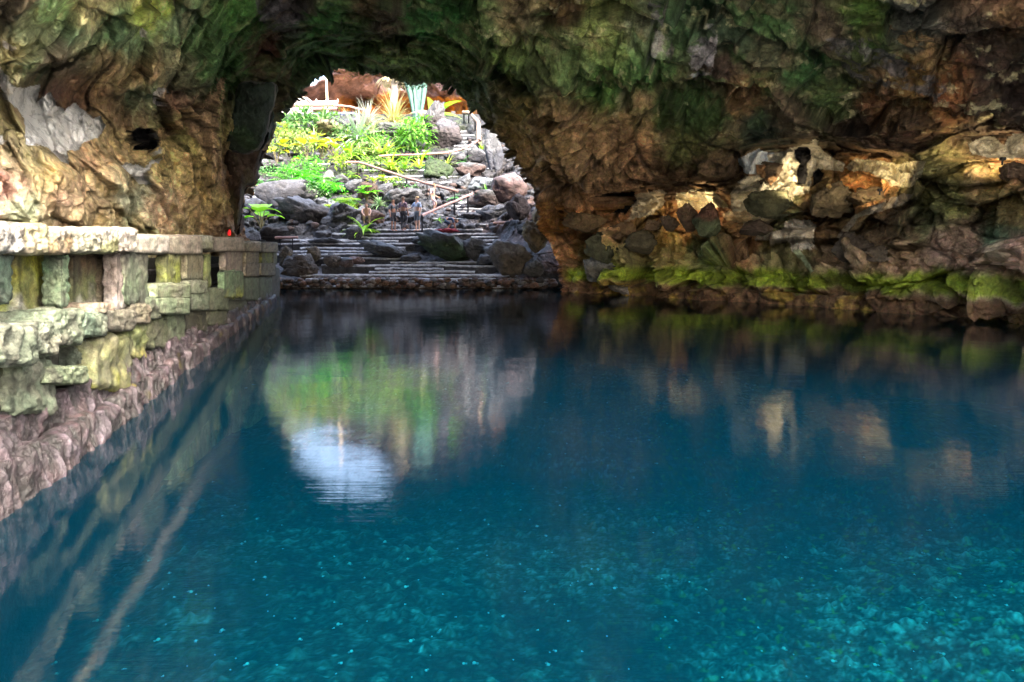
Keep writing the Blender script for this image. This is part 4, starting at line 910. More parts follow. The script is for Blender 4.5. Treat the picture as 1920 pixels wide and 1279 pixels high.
PLANTS = [ # (photo x, photo base y, width px, maker, label)
 (491,430,52,lambda k: broad(k, (.22,.55,.02), 8, wd=.34, h=.55, ll=.4),'bright green plant with a few big oval leaves beside the parapet end','plant'),
 (683,436,54,lambda k: spiky(k, (.16,.46,.02), 20, .62, .08, 1.8, tip=(.35,.6,.03), elr=(.3,1.3)),'spiky bright green fern growing between the stair boulders','fern'),
 (590,352,105,lambda k: fern(k, (.08,.42,.012), 26),'largest bright green fern above the root covered boulder','fern'),
 (548,350,70,lambda k: fern(k, (.12,.36,.05), 18),'green fern left of the largest one','fern'),
 (503,352,50,lambda k: fern(k, (.10,.30,.08), 14),'small pale fern at the far left of the slope','fern'),
 (612,356,46,lambda k: fern(k, (.08,.45,.02), 14),'low fern hanging off the right side of the largest fern','fern'),
 (632,388,58,lambda k: fern(k, (.26,.46,.02), 16),'yellow green fern above the cracked pale boulder','fern'),
 (660,380,40,lambda k: fern(k, (.20,.42,.02), 14),'yellow green fern left of the reddish boulder','fern'),
 (688,378,40,lambda k: broad(k, (.14,.52,.01), 14, wd=.2, h=.5, ll=.3),'leafy bright green plant in front of the reddish boulder','plant'),
 (712,386,44,lambda k: spiky(k, PG, 30, .45, .05, 1.5),'small pale spiky plant left of the crouching person','plant'),
 (702,346,26,lambda k: broad(k, YGc, 12, wd=.22, h=.35, ll=.3),'little yellow green plant on top of the reddish boulder','plant'),
 (728,347,36,lambda k: broad(k, YGc, 12, wd=.2, h=.25, ll=.34),'low yellow green plant right of the reddish boulder','plant'),
 (519,310,40,lambda k: broad(k, (.45,.48,.01), 5, wd=.30, h=.8, ll=.36),'tall plant with yellow green leaves beside the hanging rock','plant'),
 (548,310,18,lambda k: broad(k, YL, 2, wd=.55, h=.9, ll=.6),'single small yellow leaf on a thin stem','plant'),
 (576,303,34,lambda k: broad(k, YL, 3, wd=.5, h=.8, ll=.6),'plant with one big golden yellow leaf','plant'),
 (604,300,44,lambda k: broad(k, (.42,.46,.03), 7, wd=.26, h=.8, ll=.34),'tall yellow leafed plant right of the golden leaf','plant'),
 (630,306,50,lambda k: broad(k, (.34,.48,.02), 8, wd=.22, h=.6, ll=.3),'yellow green leafy plant left of the handrail top','plant'),
 (556,252,80,lambda k: bush(k, (.12,.30,.07), 520),'dense leafy green bush at the top left under the terrace','bush'),
 (530,272,54,lambda k: bush(k, (.34,.42,.06), 340),'yellowish leafy bush at the left edge of the opening','bush'),
 (590,276,50,lambda k: spiky(k, (.30,.44,.06), 30, .5, .06, 1.5),'spiky yellow green plant below the mossy boulder','plant'),
 (560,285,60,lambda k: bush(k, (.22,.34,.09), 300, l=.09),'low pale leafy ground plant in the left bed','plant'),
 (673,262,76,lambda k: spiky(k, (.28,.42,.30), 60, .66, .045, .9, tip=(.5,.6,.45), elr=(-.1,1.5)),'large pale blue green agave below the terrace wall','agave'),
 (690,232,60,lambda k: spiky(k, (.50,.52,.42), 70, .6, .02, .8),'pale whitish tuft behind the agave','plant'),
 (738,238,78,lambda k: spiky(k, (.55,.50,.20), 240, .62, .02, 1.4, elr=(-.1,1.5)),'big rounded yellowish grass tuft below the palm','grass tuft'),
 (655,296,60,lambda k: spiky(k, (.22,.44,.03), 34, .6, .06, 1.8),'wide arching green plant in the middle of the bed','plant'),
 (718,292,60,lambda k: spiky(k, (.34,.54,.05), 16, .75, .06, .8, elr=(.4,1.3)),'tall long bladed plant left of the dense green bush','plant'),
 (768,282,74,lambda k: bush(k, (.12,.34,.03), 520, l=.12, w=.06),'dense vivid green bush left of the dark twisted rock','bush'),
 (700,300,50,lambda k: bush(k, (.20,.34,.08), 260, l=.09),'low leafy plant above the level handrail','plant'),
 (733,318,54,lambda k: spiky(k, (.26,.44,.03), 34, .6, .06, 1.6),'green arching plant below the left end of the level handrail','plant'),
 (760,316,40,lambda k: spiky(k, (.16,.40,.03), 24, .6, .06, 1.6),'green plant below the middle of the level handrail','plant'),
 (787,316,40,lambda k: spiky(k, (.34,.48,.03), 18, .8, .06, 1.3, elr=(.5,1.4)),'upright yellow green plant below the level handrail','plant'),
 (837,318,28,lambda k: spiky(k, (.32,.44,.08), 14, .9, .06, 1.3, elr=(.7,1.4)),'pale upright plant at the right end of the level handrail','plant'),
 (913,366,40,lambda k: spiky(k, (.14,.44,.05), 26, .5, .06, 1.6),'small green spiky plant on the dark rock at the right','plant'),
 (824,414,16,lambda k: spiky(k, (.2,.46,.04), 12, .6, .08, 1.6),'tiny green sprout beside the lower handrail post','plant'),
 (903,284,14,lambda k: spiky(k, (.3,.5,.03), 10, 1.0, .12, .9, elr=(.9,1.5)),'thin upright green plant beside the narrow upper steps','plant'),
 (853,372,24,lambda k: fern(k, (.1,.30,.1), 9),'small grey green fern below the diagonal handrail','fern'),
 (600,368,50,lambda k: bush(k, (.20,.34,.16), 220, l=.09),'flat pale green ground plant right of the roots','plant'),
 (770,362,26,lambda k: bush(k, (.08,.28,.05), 120),'little green plant under the diagonal handrail','plant'),
 (640,262,40,lambda k: bush(k, (.10,.26,.06), 240),'dark green bush right of the mossy yellow green boulder','bush'),
 (590,262,34,lambda k: spiky(k, (.20,.36,.08), 26, .5, .06, 1.5),'spiky plant under the left end of the top terrace','plant'),
 (520,285,44,lambda k: bush(k, (.24,.40,.05), 260),'leafy bush between the hanging rock and the golden leaf','bush'),
 (575,320,44,lambda k: bush(k, (.12,.36,.04), 240),'low green bush right behind the largest fern','bush'),
 (640,318,44,lambda k: bush(k, (.26,.40,.05), 240),'yellow green bush at the upper end of the diagonal handrail','bush'),
 (666,272,36,lambda k: fern(k, (.12,.40,.04), 12),'fern directly under the agave','fern'),
 (694,268,44,lambda k: bush(k, (.14,.38,.03), 260),'bright bush right of the agave','bush'),
 (738,272,40,lambda k: bush(k, (.10,.34,.03), 240),'small bush left of the dense vivid one','bush'),
 (745,296,40,lambda k: fern(k, (.14,.42,.03), 14),'fern resting on the level handrail','fern'),
 (790,296,36,lambda k: fern(k, (.10,.38,.03), 12),'fern at the foot of the dark twisted rock','fern'),
 (700,318,40,lambda k: bush(k, (.18,.36,.05), 220),'bush just right of the diagonal handrail top','bush'),
 (812,322,30,lambda k: bush(k, (.08,.26,.05), 160),'dark little bush beside the square mossy block','bush'),
 (535,320,40,lambda k: fern(k, (.10,.36,.06), 12),'fern behind the small fern on the left','fern'),
 (560,332,44,lambda k: bush(k, (.10,.34,.05), 220),'bush between the two left ferns','bush'),
 (500,330,36,lambda k: bush(k, (.12,.30,.09), 180),'grey green bush at the left rim of the slope','bush'),
 (655,330,30,lambda k: fern(k, (.2,.42,.03), 10),'tiny fern above the dark round stone','fern'),
 (510,372,26,lambda k: fern(k, (.12,.36,.08), 9),'tiny fern on the grey gravel at the left','fern'),
 (556,384,26,lambda k: fern(k, (.14,.40,.05), 9),'tiny fern on top of the rounded boulder','fern'),
 (745,350,26,lambda k: bush(k, (.2,.4,.04), 120),'small yellow green tuft left of the wide cracked slab','bush'),
 (868,305,26,lambda k: fern(k, (.1,.34,.08), 9),'small fern under the short rising handrail','fern'),
 (612,232,40,lambda k: bush(k, (.16,.34,.06), 220),'bush hanging over the top terrace edge','bush'),
 (700,250,44,lambda k: spiky(k, (.40,.44,.22), 80, .5, .03, 1.2),'pale grassy tuft right of the agave','grass tuft'),
 (795,250,34,lambda k: bush(k, (.16,.34,.05), 180),'bush at the foot of the cactus','bush'),
 (650,262,36,lambda k: spiky(k, (.3,.48,.05), 24, .6, .06, 1.4),'bright spiky plant left of the agave foot','plant'),
]
for i, (px, py, wd, mk, lab, cat) in enumerate(PLANTS):
    D = float(SDp(py)) - float(slope_rise(px)) * float(sm(560, 430, py)) - .45
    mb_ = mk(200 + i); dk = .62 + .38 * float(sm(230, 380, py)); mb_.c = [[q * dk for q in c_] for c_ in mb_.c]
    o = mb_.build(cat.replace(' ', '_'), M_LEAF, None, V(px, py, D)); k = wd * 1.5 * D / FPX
    o.scale = (k, k * .8, k * (.9 if 'bush' in lab else 1)); tag(o, lab, cat, 'plants on the slope')
# bare roots over the overhanging boulder
m = MB(); rr = random.Random(4)
for i in range(46):
    x = rr.uniform(500, 600); p0 = V(x, 353 + rr.uniform(-3, 4), 40.2 - .1); pts = [p0]
    for j in range(6): pts.append(pts[-1] + Vector((rr.uniform(-.35, .35) if x < 580 else rr.uniform(-.1, .12), rr.uniform(-.12, .0), rr.uniform(-.06, .06) if x < 580 else -rr.uniform(.12, .35))))
    m.tube(pts, .025, jit((.28,.19,.12), rr), k=4)
tag(m.build('roots', M_SLOPE), 'tangle of pale brown roots over the dark overhanging boulder', 'roots')
# creepers along the lip of the mouth
for i, (px, py, D, w_, lab) in enumerate([(520,200,27.2,46,'green creeper at the left edge of the cave mouth'),(552,168,27.6,46,'creeper with pale leaves at the upper left of the cave mouth'),(590,138,27.8,46,'creeper hanging over the top left of the cave mouth'),
     (700,126,28.,60,'low creeper hanging over the middle of the cave mouth'),(770,146,28.,70,'bushy creeper over the cactus at the mouth rim'),(830,148,27.8,60,'creeper at the upper right of the cave mouth'),(888,196,27.,40,'small creeper on the right edge of the cave mouth')]):
    o = bush(400 + i, (.13,.19,.06), 420, l=.10, w=.035).build('creeper', M_LEAF, None, V(px, py - 4, D - .3)); k = w_ * D / FPX * 1.2; o.scale = (k, k * .6, -k * .55)
    tag(o, lab, 'creeper', 'creepers on the mouth rim')

# cactus cluster, banana, palm with thatch
cb = V(781, 232, 52.)
ca = empty('cactus', cb); tag(ca, 'tall pale blue green columnar cactus cluster below the mouth rim', 'cactus')
rr = random.Random(9)
for i, (tx, ty, bx) in enumerate([(758,140,779),(766,138,780),(773,142,781),(780,138,782),(790,146,784),(797,144,786),(786,138,784),(762,150,778)]):
    a = V(bx, 230, 52 + rr.uniform(-.2, .2)); b = V(tx, ty, 52 + rr.uniform(-.3, .3)); m = MB(); n = 14; kk = 16
    for j in range(n + 1):
        t = j / n; p = a.lerp(b, t) + Vector((math.sin(t * 3) * .08, 0, 0)) - cb; r = .21 * (.55 + .6 * t) * (1 if j < n else .35)
        for q in range(kk): an = 2 * math.pi * q / kk; rj = r * (1.0 if q % 2 else .72); m.v.append(p + Vector((math.cos(an) * rj, math.sin(an) * rj, 0))); m.c.append((.12,.22,.19) if q % 2 else (.07,.17,.14))
        if j:
            for q in range(kk): b0 = (j - 1) * kk; m.f.append((b0 + q, b0 + (q + 1) % kk, b0 + kk + (q + 1) % kk, b0 + kk + q))
    m.build('stem', M_LEAF, ca)
bb = V(815, 222, 50.); ba = empty('banana_plant', bb); tag(ba, 'banana plant with big torn light green leaves behind the dark twisted rock', 'banana plant')
for i, (dx, dz, L_, c) in enumerate([(.9,.9,2.6,(.22,.50,.02)),(.5,.5,1.8,(.25,.55,.03)),(-.8,.35,2.0,(.45,.55,.35)),(1.5,.5,2.2,(.30,.50,.10)),(.3,-.2,1.6,(.20,.50,.02)),(1.0,-.4,1.6,(.30,.55,.03)),(-.2,1.0,1.6,(.3,.5,.06))]):
    m = MB(); m.blade((0, 0, 0), (dx, -.3, dz + .2), L_, .95, .9, c, n=9, shape=.7, cup=.3); m.build('leaf', M_LEAF, ba)
m = MB(); m.tube([(0, 0, -1.0), (0, 0, .1)], [.16, .12], (.25,.3,.1), 8); m.build('stem', M_LEAF, ba)
pb = V(737, 228, 55.); pt = V(741, 158, 55.); pa = empty('thatched_parasol', pb); tag(pa, 'straw thatched parasol on a thick pale trunk in front of the orange lit rock', 'parasol')
m = MB(); m.tube([(0, 0, 0), (pt - pb) * .5, pt - pb + Vector((0, 0, .3))], [.36, .31, .30], (.22,.20,.185), 12); m.build('trunk', M_SLOPE, pa)
m = MB(); rr = random.Random(8)
for lay in range(5):
    for i in range(70):
        a = rr.uniform(0, 2 * math.pi); r = .15 + lay * .26; m.blade(pt - pb + Vector((math.cos(a) * r, math.sin(a) * r, .95 - lay * .16)), (math.cos(a), math.sin(a), -.25), rr.uniform(.5, .85), .10, 1.3, jit((.34,.29,.18), rr), n=3, tip=(.4,.34,.18))
m.build('thatch', M_LEAF, pa)

# ------------------------------------------------------------------ handrails and benches
M_WOOD = rock_mat('weathered_wood', fine=14, bump=.3, var=.25, rough=.7)
M_IRON = plain('dark_iron', (.03,.03,.035), .5, .6)
def pole(m, pts, r, col, k=8):
    out = [pts[0]]
    for a, b in zip(pts, pts[1:]):
        for j in range(1, 7): out.append(a.lerp(b, j / 6) + Vector((random.uniform(-.015, .015), 0, random.uniform(-.015, .015))))
    m.tube(out, [r * random.uniform(.88, 1.1) for _ in out], col, k)
def rail(name, pts, posts, hpost, r, col, label, cat='handrail', prad=.03):
    e = empty(name, pts[0]); tag(e, label, cat); o = Vector(pts[0]); m = MB(); pole(m, [Vector(p) - o for p in pts], r, col); m.build('rail' if cat != 'bench' else 'seat', M_WOOD, e)
    for t in posts:
        n = len(pts) - 1; u = t * n; i = min(int(u), n - 1); p = Vector(pts[i]).lerp(Vector(pts[i + 1]), u - i) - o
        m = MB(); m.tube([p, p + Vector((0, 0, -hpost))], prad, (.03,.03,.035), 6); m.build('post' if cat != 'bench' else 'leg', M_IRON, e)
def Dr(x, y, dy=25): return float(SDp(y + dy)) - .5
WC = (.17,.10,.09)
rail('handrail', [V(648,305,Dr(648,305)), V(672,304,Dr(672,304)), V(764,334,Dr(764,334)), V(858,359,Dr(858,359))], [.02,.3,.5,.66,.8,.98], .95, .085, WC, 'long reddish wooden handrail running down diagonally across the slope')
rail('handrail', [V(709,293,Dr(709,293)), V(842,287,Dr(842,287))], [.03,.27,.5,.7,.85,.98], .95, .075, WC, 'level wooden handrail crossing above the mossy block')
rail('handrail', [V(842,286,Dr(842,286)), V(872,278,Dr(872,278)), V(896,264,Dr(896,264))], [.05,.6,1], .9, .075, WC, 'short wooden handrail rising to the foot of the narrow upper steps')
rail('handrail', [V(898,265,Dr(898,262)), V(897,230,Dr(897,236)), V(880,211,Dr(885,214,15)), V(868,211,Dr(868,212,15))], [.1,.45,.7,.95], .9, .16, (.18,.13,.10), 'thick light wooden handrail beside the narrow upper steps', prad=.06)
rail('handrail', [V(791,404,Dr(791,404)), V(886,363,Dr(886,363))], [.0,.62,.9], 1.0, .07, (.36,.22,.20), 'pale pink wooden handrail rising to the right beside the people', prad=.05)
rail('bench', [V(925,419,34.6), V(1006,416.5,34.6)], [.12,.3,.55,.8], .55, .08, WC, 'long wooden beam bench in front of the right wall', 'bench')
rail('bench', [V(516,446,33.2), V(559,445.5,33.2)], [.2,.75], .75, .07, WC, 'small wooden bench on two legs above the left steps', 'bench')
rail('railing', [V(548,198,57.), V(620,197.5,57.), V(655,200,57.), V(690,209,57.)], [.02,.12,.16,.27,.31,.45,.5,.62,.7,.8,.9,1], 1.0, .11, (.20,.12,.10), 'curved wooden railing along the top terrace', 'railing')

# ------------------------------------------------------------------ terrace furniture and bar
M_FURN = rock_mat('painted_wood', fine=20, bump=.1, var=.15)
def chair(loc, rot, label):
    e = empty('chair', loc); e.rotation_euler.z = rot; tag(e, label, 'chair', 'wooden chairs on the top terrace'); c = (.30,.17,.13)
    m = MB(); m.box((0, 0, .45), (.23, .22, .03), c); m.build('seat', M_FURN, e, smooth=False)
    m = MB(); m.box((0, .22, .78), (.23, .02, .10), c); m.box((0, .22, .60), (.23, .02, .03), c); m.build('backrest', M_FURN, e, smooth=False)
    for x in (-.2, .2):
        for y in (-.19, .2): m = MB(); m.box((x, y, .22 if y < 0 else .43), (.025, .025, .22 if y < 0 else .43), c); m.build('leg', M_FURN, e, smooth=False)
chair(Vector((float(P(585,0,60)[0]), 60, ZT)), .4, 'brown wooden chair behind the railing, left one'); chair(Vector((float(P(609,0,60.5)[0]), 60.5, ZT)), -.5, 'brown wooden chair behind the railing, nearest the orange lit rock'); chair(Vector((float(P(560,0,61)[0]), 61, ZT)), 1.2, 'brown wooden chair at the left end of the railing')
e = empty('table', Vector((float(P(655,0,61)[0]), 61, ZT))); tag(e, 'low wooden table behind the curved railing', 'table')
m = MB(); m.box((0, 0, .72), (1.1, .5, .04), (.5,.3,.24)); m.build('tabletop', M_FURN, e, smooth=False)
for x in (-.9, .9):
    for y in (-.4, .4): m = MB(); m.box((x, y, .34), (.04, .04, .34), (.3,.17,.13)); m.build('leg', M_FURN, e, smooth=False)
e = empty('bar', Vector((float(P(585,0,68)[0]), 68, ZT))); tag(e, 'blue fronted bar under a brown striped awning on the top terrace', 'bar')
m = MB(); m.box((.9, 0, .9), (3.2, .8, .9), (.30,.30,.31)); m.build('counter', M_FURN, e, smooth=False)
m = MB(); m.box((1.0, -.1, 2.15), (3.0, .5, .38), (.13,.19,.42)); m.build('panel', M_FURN, e, smooth=False)
m = MB()
for j in range(5): m.tube([(-2, -.9 + .1 * j, 2.75 + .18 * j), (2.4, -.9 + .1 * j, 2.85 + .18 * j)], .12, (.26,.13,.13) if j % 2 else (.36,.22,.22), 8)
m.build('awning', M_FURN, e)
e = tag(hx := empty('white_house', Vector((float(P(557,0,66)[0]), 66, ZT))), 'white plastered house wall at the left end of the terrace', 'house')
m = MB(); m.box((-1.5, 0, 1.6), (2.3, 1, 1.6), (.28,.27,.26)); m.build('wall', M_FURN, e, smooth=False); m = MB(); m.box((-1.5, 0, 3.3), (2.4, 1.1, .1), (.7,.66,.6)); m.build('roof', M_FURN, e, smooth=False)
lb = V(614, 206, 59); e = empty('lamp_post', lb); tag(e, 'pale post with two white curved horns above the terrace railing', 'post')
m = MB(); m.tube([(0, 0, -1.2), (0, 0, 3.2)], [.12, .09], (.36,.28,.20), 10); m.build('post', M_FURN, e)
for sx in (-1, 1):
    m = MB(); m.tube([(sx * (.05 + .45 * (1 - math.cos(t))), 0, .9 - .42 * math.sin(t)) for t in np.linspace(0, math.pi * 1.02, 14)], [.07] * 12 + [.05, .03], (.5,.48,.46), 8); m.build('horn', M_FURN, e)
rb = W(430, 444, -.1); m = MB(); m.tube([Vector((0, 0, -.04)), Vector((0, 0, .01)), Vector((.01, 0, .05)), Vector((.0, 0, .10))], [.025, .04, .03, .006], (.75,.02,.015), 10)
tag(m.build('marker_light', M_FURN, None, rb + np.array([0, 0, .06])), 'small red pointed marker standing on the far end of the parapet', 'marker')

# warm floodlights standing in the grotto (inferred from the orange glow; fixtures unseen)
M_GLOW = plain('warm_lens', (.9,.6,.3), emit=((1, .55, .15), .6))
for i, (px, py, D, pw) in enumerate([(648, 212, 72, 300), (735, 212, 72, 300), (850, 212, 60, 150)]):
    p = V(px, py, D); p.z = max(p.z, ZT + .25); e = empty('floodlight', p); tag(e, ['warm floodlight behind the left end of the railing', 'warm floodlight behind the pale parasol trunk', 'warm floodlight behind the banana leaves'][i], 'lamp', 'warm floodlights below the orange rock')
    m = MB(); m.box((0, 0, 0), (.18, .12, .14), (.05,.05,.05)); m.box((0, 0, -.2), (.03, .03, .1), (.05,.05,.05)); m.build('housing', M_FURN, e, smooth=False)
    m = MB(); m.box((0, .125, .02), (.15, .006, .11), (.9,.6,.3)); m.build('lens', M_GLOW, e, smooth=False)
    ld = bpy.data.lights.new('floodlight', 'SPOT'); ld.energy = pw; ld.color = (1, .55, .16); ld.spot_size = R(150); ld.spot_blend = 1; ld.shadow_soft_size = .3
    lo = bpy.data.objects.new('bulb', ld); lo.location = (0, .2, .05); lo.rotation_euler = (R(90 + 25), 0, 0); link(lo, e)

for i, (px, py, D, pw, lab) in enumerate([(1312, 404, 22.9, 3.2, 'small warm floodlight hidden on the ledge below the left plaster strip'), (1474, 376, 20.9, 5.5, 'small warm floodlight hidden below the plaster with the dark holes'), (1650, 356, 17.6, 3.6, 'small warm floodlight hidden below the long plaster strip'), (1880, 298, 15.3, 2.2, 'small warm floodlight below the plaster at the far right')]):
    p = V(px, py, D); e = empty('floodlight', p); tag(e, lab, 'lamp', 'small floodlights in the right alcove')
    m = MB(); m.box((0, 0, 0), (.05, .04, .035), (.05,.05,.05)); m.box((0, 0, -.08), (.015, .015, .06), (.05,.05,.05)); m.build('housing', M_FURN, e, smooth=False)
    m = MB(); m.box((0, .045, .0), (.04, .004, .025), (.9,.6,.3)); m.build('lens', M_GLOW, e, smooth=False)
    ld = bpy.data.lights.new('floodlight', 'SPOT'); ld.energy = pw * 4; ld.color = (1, .80, .50); ld.spot_size = R(170); ld.spot_blend = 1; ld.shadow_soft_size = .35
    lo = bpy.data.objects.new('bulb', ld); lo.location = (0, .0, .10); lo.rotation_euler = (R(90 + 28), 0, 0); link(lo, e)

# ------------------------------------------------------------------ people on the stairs
def sk_person(base, rot, H, label, pose, skin, cloth, hairc):
    """continuous skinned body over a joint graph; clothes and hair are fitted shells"""
    e = empty('person', base); e.rotation_euler.z = rot; tag(e, label, 'person', 'people on the stairs'); k = H / 1.75
    J = {'pelvis': (0,0,.95), 'waist': (0,0,1.08), 'chest': (0,0,1.30), 'neck': (0,0,1.48), 'head': (0,-.01,1.60), 'crown': (0,0,1.72)}
    for s_, sg in (('l', 1), ('r', -1)):
        J.update({'sh'+s_: (.18*sg,0,1.42), 'el'+s_: (.25*sg,.03,1.14), 'wr'+s_: (.26*sg,-.06,.90), 'hd'+s_: (.26*sg,-.08,.82), 'hip'+s_: (.10*sg,0,.90), 'kn'+s_: (.11*sg,-.02,.50), 'an'+s_: (.11*sg,.02,.09), 'to'+s_: (.12*sg,-.16,.03)})
    J.update(pose)
    J = {a: Vector(b) * k for a, b in J.items()}
    Ed = [('pelvis','waist',.13,.12),('waist','chest',.12,.145),('chest','neck',.145,.055),('neck','head',.055,.095),('head','crown',.095,.07)]
    rad = {'pelvis':(.15,.11),'waist':(.125,.10),'chest':(.15,.11),'neck':(.055,.055),'head':(.085,.105),'crown':(.06,.07)}
    ed = [('pelvis','waist'),('waist','chest'),('chest','neck'),('neck','head'),('head','crown')]
    for s_ in 'lr':
        for a, r in (('sh',.055),('el',.042),('wr',.028),('hd',.034),('hip',.085),('kn',.058),('an',.036),('to',.034)): rad[a+s_] = (r, r)
        ed += [('chest','sh'+s_),('sh'+s_,'el'+s_),('el'+s_,'wr'+s_),('wr'+s_,'hd'+s_),('pelvis','hip'+s_),('hip'+s_,'kn'+s_),('kn'+s_,'an'+s_),('an'+s_,'to'+s_)]
        hd = J['hd'+s_]; dr = (hd - J['wr'+s_]).normalized(); sd = Vector((0, 1, 0)).cross(dr).normalized() if abs(dr.y) < .9 else Vector((1,0,0))
        fw = dr.cross(sd).normalized()
        for q in range(4):
            a, b = 'f%d%s' % (q, s_), 'g%d%s' % (q, s_); o2 = fw * (.027 - .018 * q) * k; J[a] = hd + dr * .045 * k + o2; J[b] = hd + dr * (.085 - .006 * abs(q - 1)) * k + o2 * 1.1 + sd * .012 * k
            rad[a] = (.010, .010); rad[b] = (.008, .008); ed += [('hd'+s_, a), (a, b)]
        J['t0'+s_] = hd + fw * .045 * k; J['t1'+s_] = hd + fw * .058 * k + dr * .04 * k; rad['t0'+s_] = (.012,.012); rad['t1'+s_] = (.009,.009); ed += [('wr'+s_,'t0'+s_),('t0'+s_,'t1'+s_)]
    def skin_mesh(name, names, edges, grow, mat, parent):
        me = bpy.data.meshes.new(name); ix = {a: i for i, a in enumerate(names)}
        me.from_pydata([tuple(J[a]) for a in names], [(ix[a], ix[b]) for a, b in edges], []); o = bpy.data.objects.new(name, me); link(o, parent); me.materials.append(mat)
        mo = o.modifiers.new('skin', 'SKIN'); mo.use_smooth_shade = True
        for i, a in enumerate(names): sv = me.skin_vertices[0].data[i]; sv.radius = (rad[a][0] * k + grow, rad[a][1] * k + grow); sv.use_root = (i == 0)
        sb = o.modifiers.new('sub', 'SUBSURF'); sb.levels = 1; sb.render_levels = 1; return o
    names = ['pelvis'] + [a for a in J if a != 'pelvis']
    body = skin_mesh('body', names, ed, 0, skin, e)
    # face: nose, brow, mouth and ears in one small mesh
    m = MB(); h = J['head']; f_ = Vector((0, -1, 0))
    m.tube([h + f_ * .10 * k + Vector((0,0,.015)) * k, h + f_ * .125 * k - Vector((0,0,.02)) * k], [.010 * k, .018 * k], (.4,.25,.2), 6)
    for sx in (-1, 1): m.tube([h + Vector((.092 * sx, .01, .02)) * k, h + Vector((.094 * sx, .01, -.03)) * k], .018 * k, (.4,.25,.2), 6)
    fo = m.build('face', skin, e)
    m = MB()
    for sx in (-1, 1): m.box(h + Vector((.033 * sx, -.098, .02)) * k, (.012 * k, .006 * k, .006 * k), (.02,.02,.02))
    m.box(h + Vector((0, -.096, -.05)) * k, (.02 * k, .006 * k, .004 * k), (.3,.08,.07)); m.build('features', M_FURN, e)
    m = MB(); c0 = J['head'] + Vector((0, .02, .055)) * k
    for i in range(5):
        t = i / 4; r = .108 * math.cos(t * 1.35) * k
        for j in range(14): a = 2 * math.pi * j / 14; m.v.append(c0 + Vector((math.cos(a) * r * .9, math.sin(a) * r + .01 * k, .085 * math.sin(t * 1.57) * k))); m.c.append(hairc)
        if i:
            for j in range(14): b = (i - 1) * 14; m.f.append((b + j, b + (j + 1) % 14, b + 14 + (j + 1) % 14, b + 14 + j))
    m.build('hair', M_FURN, e)
    for nm, parts, mat in cloth:
        ns = []; es = []
        for a, b in ed:
            if a in parts and b in parts: es.append((a, b))
        ns = [a for a in names if a in parts]; skin_mesh(nm, ns, es, .014, mat, e)
SK1 = plain('tanned_skin', (.30,.15,.10), .5, var=.1); SK2 = plain('light_skin', (.45,.27,.20), .5, var=.1)
CL = {k: plain('cloth_' + k, c, .8, var=.15) for k, c in dict(grey=(.10,.11,.13), blue=(.38,.45,.60), plum=(.14,.09,.12), navy=(.03,.06,.12), pink=(.50,.36,.38), red=(.22,.03,.05), dark=(.04,.04,.05)).items()}
SHIRT = ['waist','chest','shl','shr','ell','elr']; SHORT = ['pelvis','waist','hipl','hipr','knl','knr']; TOP = ['waist','chest','shl','shr']; TRUNK = ['pelvis','hipl','hipr']
def foot(px, py, D): return V(px, py, D)
sk_person(foot(738,434,34.2), .9, 1.70, 'person in a dark grey shirt and shorts standing left of the group', {'ell':(.30,.02,1.16),'wrl':(.20,-.18,1.06),'hdl':(.16,-.24,1.06)}, SK1, [('shirt', SHIRT, CL['grey']), ('shorts', SHORT, CL['dark'])], (.05,.03,.02))
sk_person(foot(757,433,34.4), 2.6, 1.80, 'taller person in plum clothes standing with back turned', {'knr':(-.12,-.10,.52),'anr':(-.12,.12,.14),'tor':(-.12,-.04,.05)}, SK1, [('shirt', SHIRT, CL['plum']), ('trousers', SHORT + ['anl','anr'], CL['dark'])], (.10,.07,.05))
sk_person(foot(783,434,34.0), -.7, 1.82, 'fair haired person in a pale blue shirt standing by the handrail post', {'elr':(-.34,-.06,1.18),'wrr':(-.38,-.24,1.12),'hdr':(-.40,-.31,1.12)}, SK2, [('shirt', SHIRT, CL['blue']), ('shorts', SHORT, CL['grey'])], (.42,.30,.16))
sk_person(foot(688,421,35.0), .2, 1.70, 'bare backed person crouching behind the low wall', {'pelvis':(0,0,.42),'waist':(0,-.06,.54),'chest':(0,-.18,.74),'neck':(0,-.24,.90),'head':(0,-.28,1.02),'crown':(0,-.28,1.13),'shl':(.18,-.16,.86),'shr':(-.18,-.16,.86),'ell':(.24,-.34,.66),'elr':(-.24,-.34,.66),'wrl':(.16,-.46,.50),'wrr':(-.16,-.46,.50),'hdl':(.12,-.52,.47),'hdr':(-.12,-.52,.47),
   'hipl':(.10,-.02,.38),'hipr':(-.10,-.02,.38),'knl':(.16,-.44,.50),'knr':(-.16,-.44,.50),'anl':(.14,-.14,.09),'anr':(-.14,-.14,.09),'tol':(.15,-.34,.03),'tor':(-.15,-.34,.03)}, SK2, [('trunks', TRUNK, CL['dark'])], (.10,.06,.04))
sk_person(foot(812,402,37.0), 1.3, 1.72, 'person in a pink shirt walking up the short steps', {'knr':(-.11,-.26,.66),'anr':(-.11,-.16,.26),'tor':(-.11,-.32,.22),'chest':(0,-.06,1.30),'neck':(0,-.10,1.47),'head':(0,-.13,1.59),'crown':(0,-.12,1.71),'wrl':(.24,-.22,.98),'hdl':(.24,-.29,.96)}, SK2, [('shirt', SHIRT, CL['pink']), ('shorts', SHORT, CL['pink'])], (.30,.20,.10))
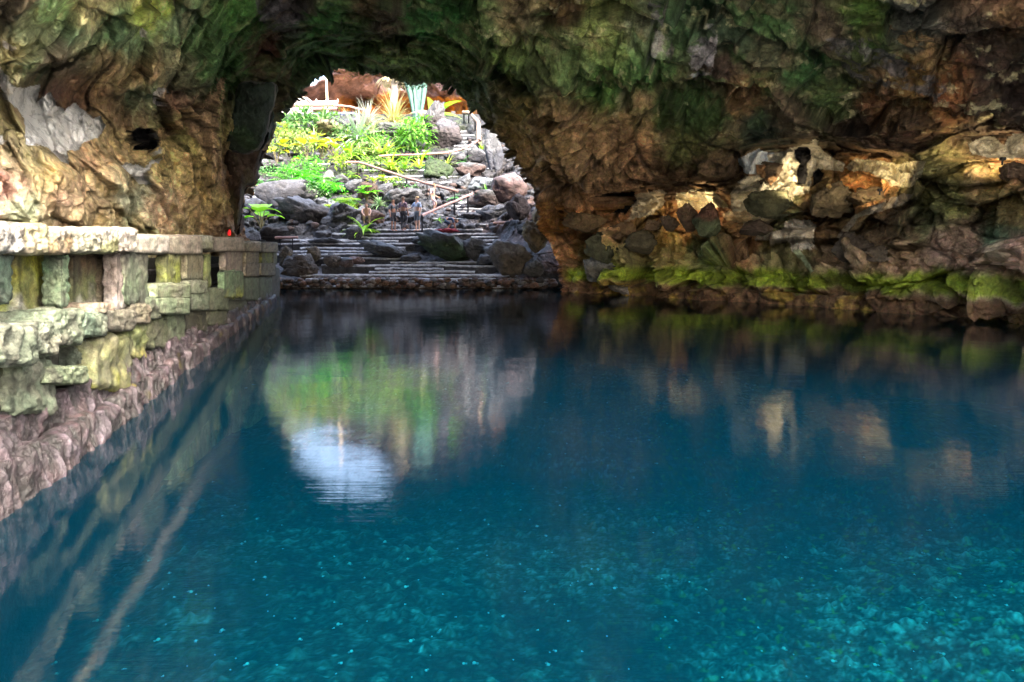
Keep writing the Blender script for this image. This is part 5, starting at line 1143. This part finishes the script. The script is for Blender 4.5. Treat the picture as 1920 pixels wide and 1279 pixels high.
sk_person(foot(838,434,34.3), 1.7, 1.70, 'person in navy clothes bending over on the top step', {'pelvis':(0,.10,.56),'waist':(0,.0,.66),'chest':(0,-.24,.70),'neck':(0,-.42,.64),'head':(0,-.52,.56),'crown':(0,-.58,.46),'shl':(.18,-.30,.70),'shr':(-.18,-.30,.70),'ell':(.22,-.38,.44),'elr':(-.22,-.38,.44),'wrl':(.14,-.44,.22),'wrr':(-.14,-.44,.22),'hdl':(.12,-.46,.15),'hdr':(-.12,-.46,.15),
   'hipl':(.10,.08,.52),'hipr':(-.10,.08,.52),'knl':(.12,-.22,.42),'knr':(-.12,-.22,.42)}, SK1, [('shirt', SHIRT, CL['navy']), ('trousers', SHORT, CL['navy'])], (.06,.04,.03))
v, f = _IC[4]; q = v * np.array([.55, .25, .10]) ; q = q * (1 + .5 * fbm(v * 4, 3))[:, None]; c0 = P(838, 432.5, 33.9)
tag(np_mesh('towel', q + c0, f, CL['red'], loc=c0), 'crumpled red towel on the step edge beside the bending person', 'towel')

# ------------------------------------------------------------------ tiny pale crabs on the bed
m = MB(); rr = random.Random(2)
m.tube([(-.5, 0, .1), (-.2, 0, .16), (.2, 0, .16), (.5, 0, .1)], [.2, .42, .42, .2], (.9,.92,.92), 6)
for sg in (-1, 1):
    m.tube([(.4, .1 * sg, .1), (.9, .35 * sg, .12), (1.3, .2 * sg, .1)], [.07, .06, .09], (.9,.92,.92), 4)
    for j in range(3): m.tube([(-.2 + .2 * j, .1 * sg, .1), (-.3 + .25 * j, .5 * sg, .2), (-.35 + .3 * j, .8 * sg, 0)], .04, (.85,.87,.87), 3, cap=False)
M_CRAB = plain('pale_shell', (.9,.93,.92), .5, var=.05, bump=0)
crab = m.build('cave_crab', M_CRAB); cm = crab.data
def crab_spots(n):
    out = []
    while len(out) < n:
        px = rr.uniform(60, 1900); py = rr.uniform(690, 1275) if rr.random() < .8 else rr.uniform(640, 760)
        if px < 700 and py < 1300 - px * .9 and rr.random() < .8: continue
        r = P(px, py, 1.) - np.array([0, 0, EYE]); y = 3.
        for _ in range(12): zb = float(bed_fn(np.array([r[0] * y]), np.array([y]))[0, 2]); y = (zb - EYE) / r[2]
        if 1.3 < y < 24: out.append((r[0] * y, y, zb, rr.choice([.5, .6, .8, 1.3]) * rr.uniform(.8, 1.1) * .0021 * (y + 5)))
    return out
sp_ = crab_spots(300)
for i, (x, y, z, sc) in enumerate(sp_):
    o = crab if i == 0 else link(crab.copy()); o.location = (x, y, z + .01); o.rotation_euler.z = rr.uniform(0, 6.28); o.scale = (sc,) * 3
    tag(o, 'tiny pale blind cave crab resting on the lagoon bed', 'crab', 'pale crabs on the lagoon bed')
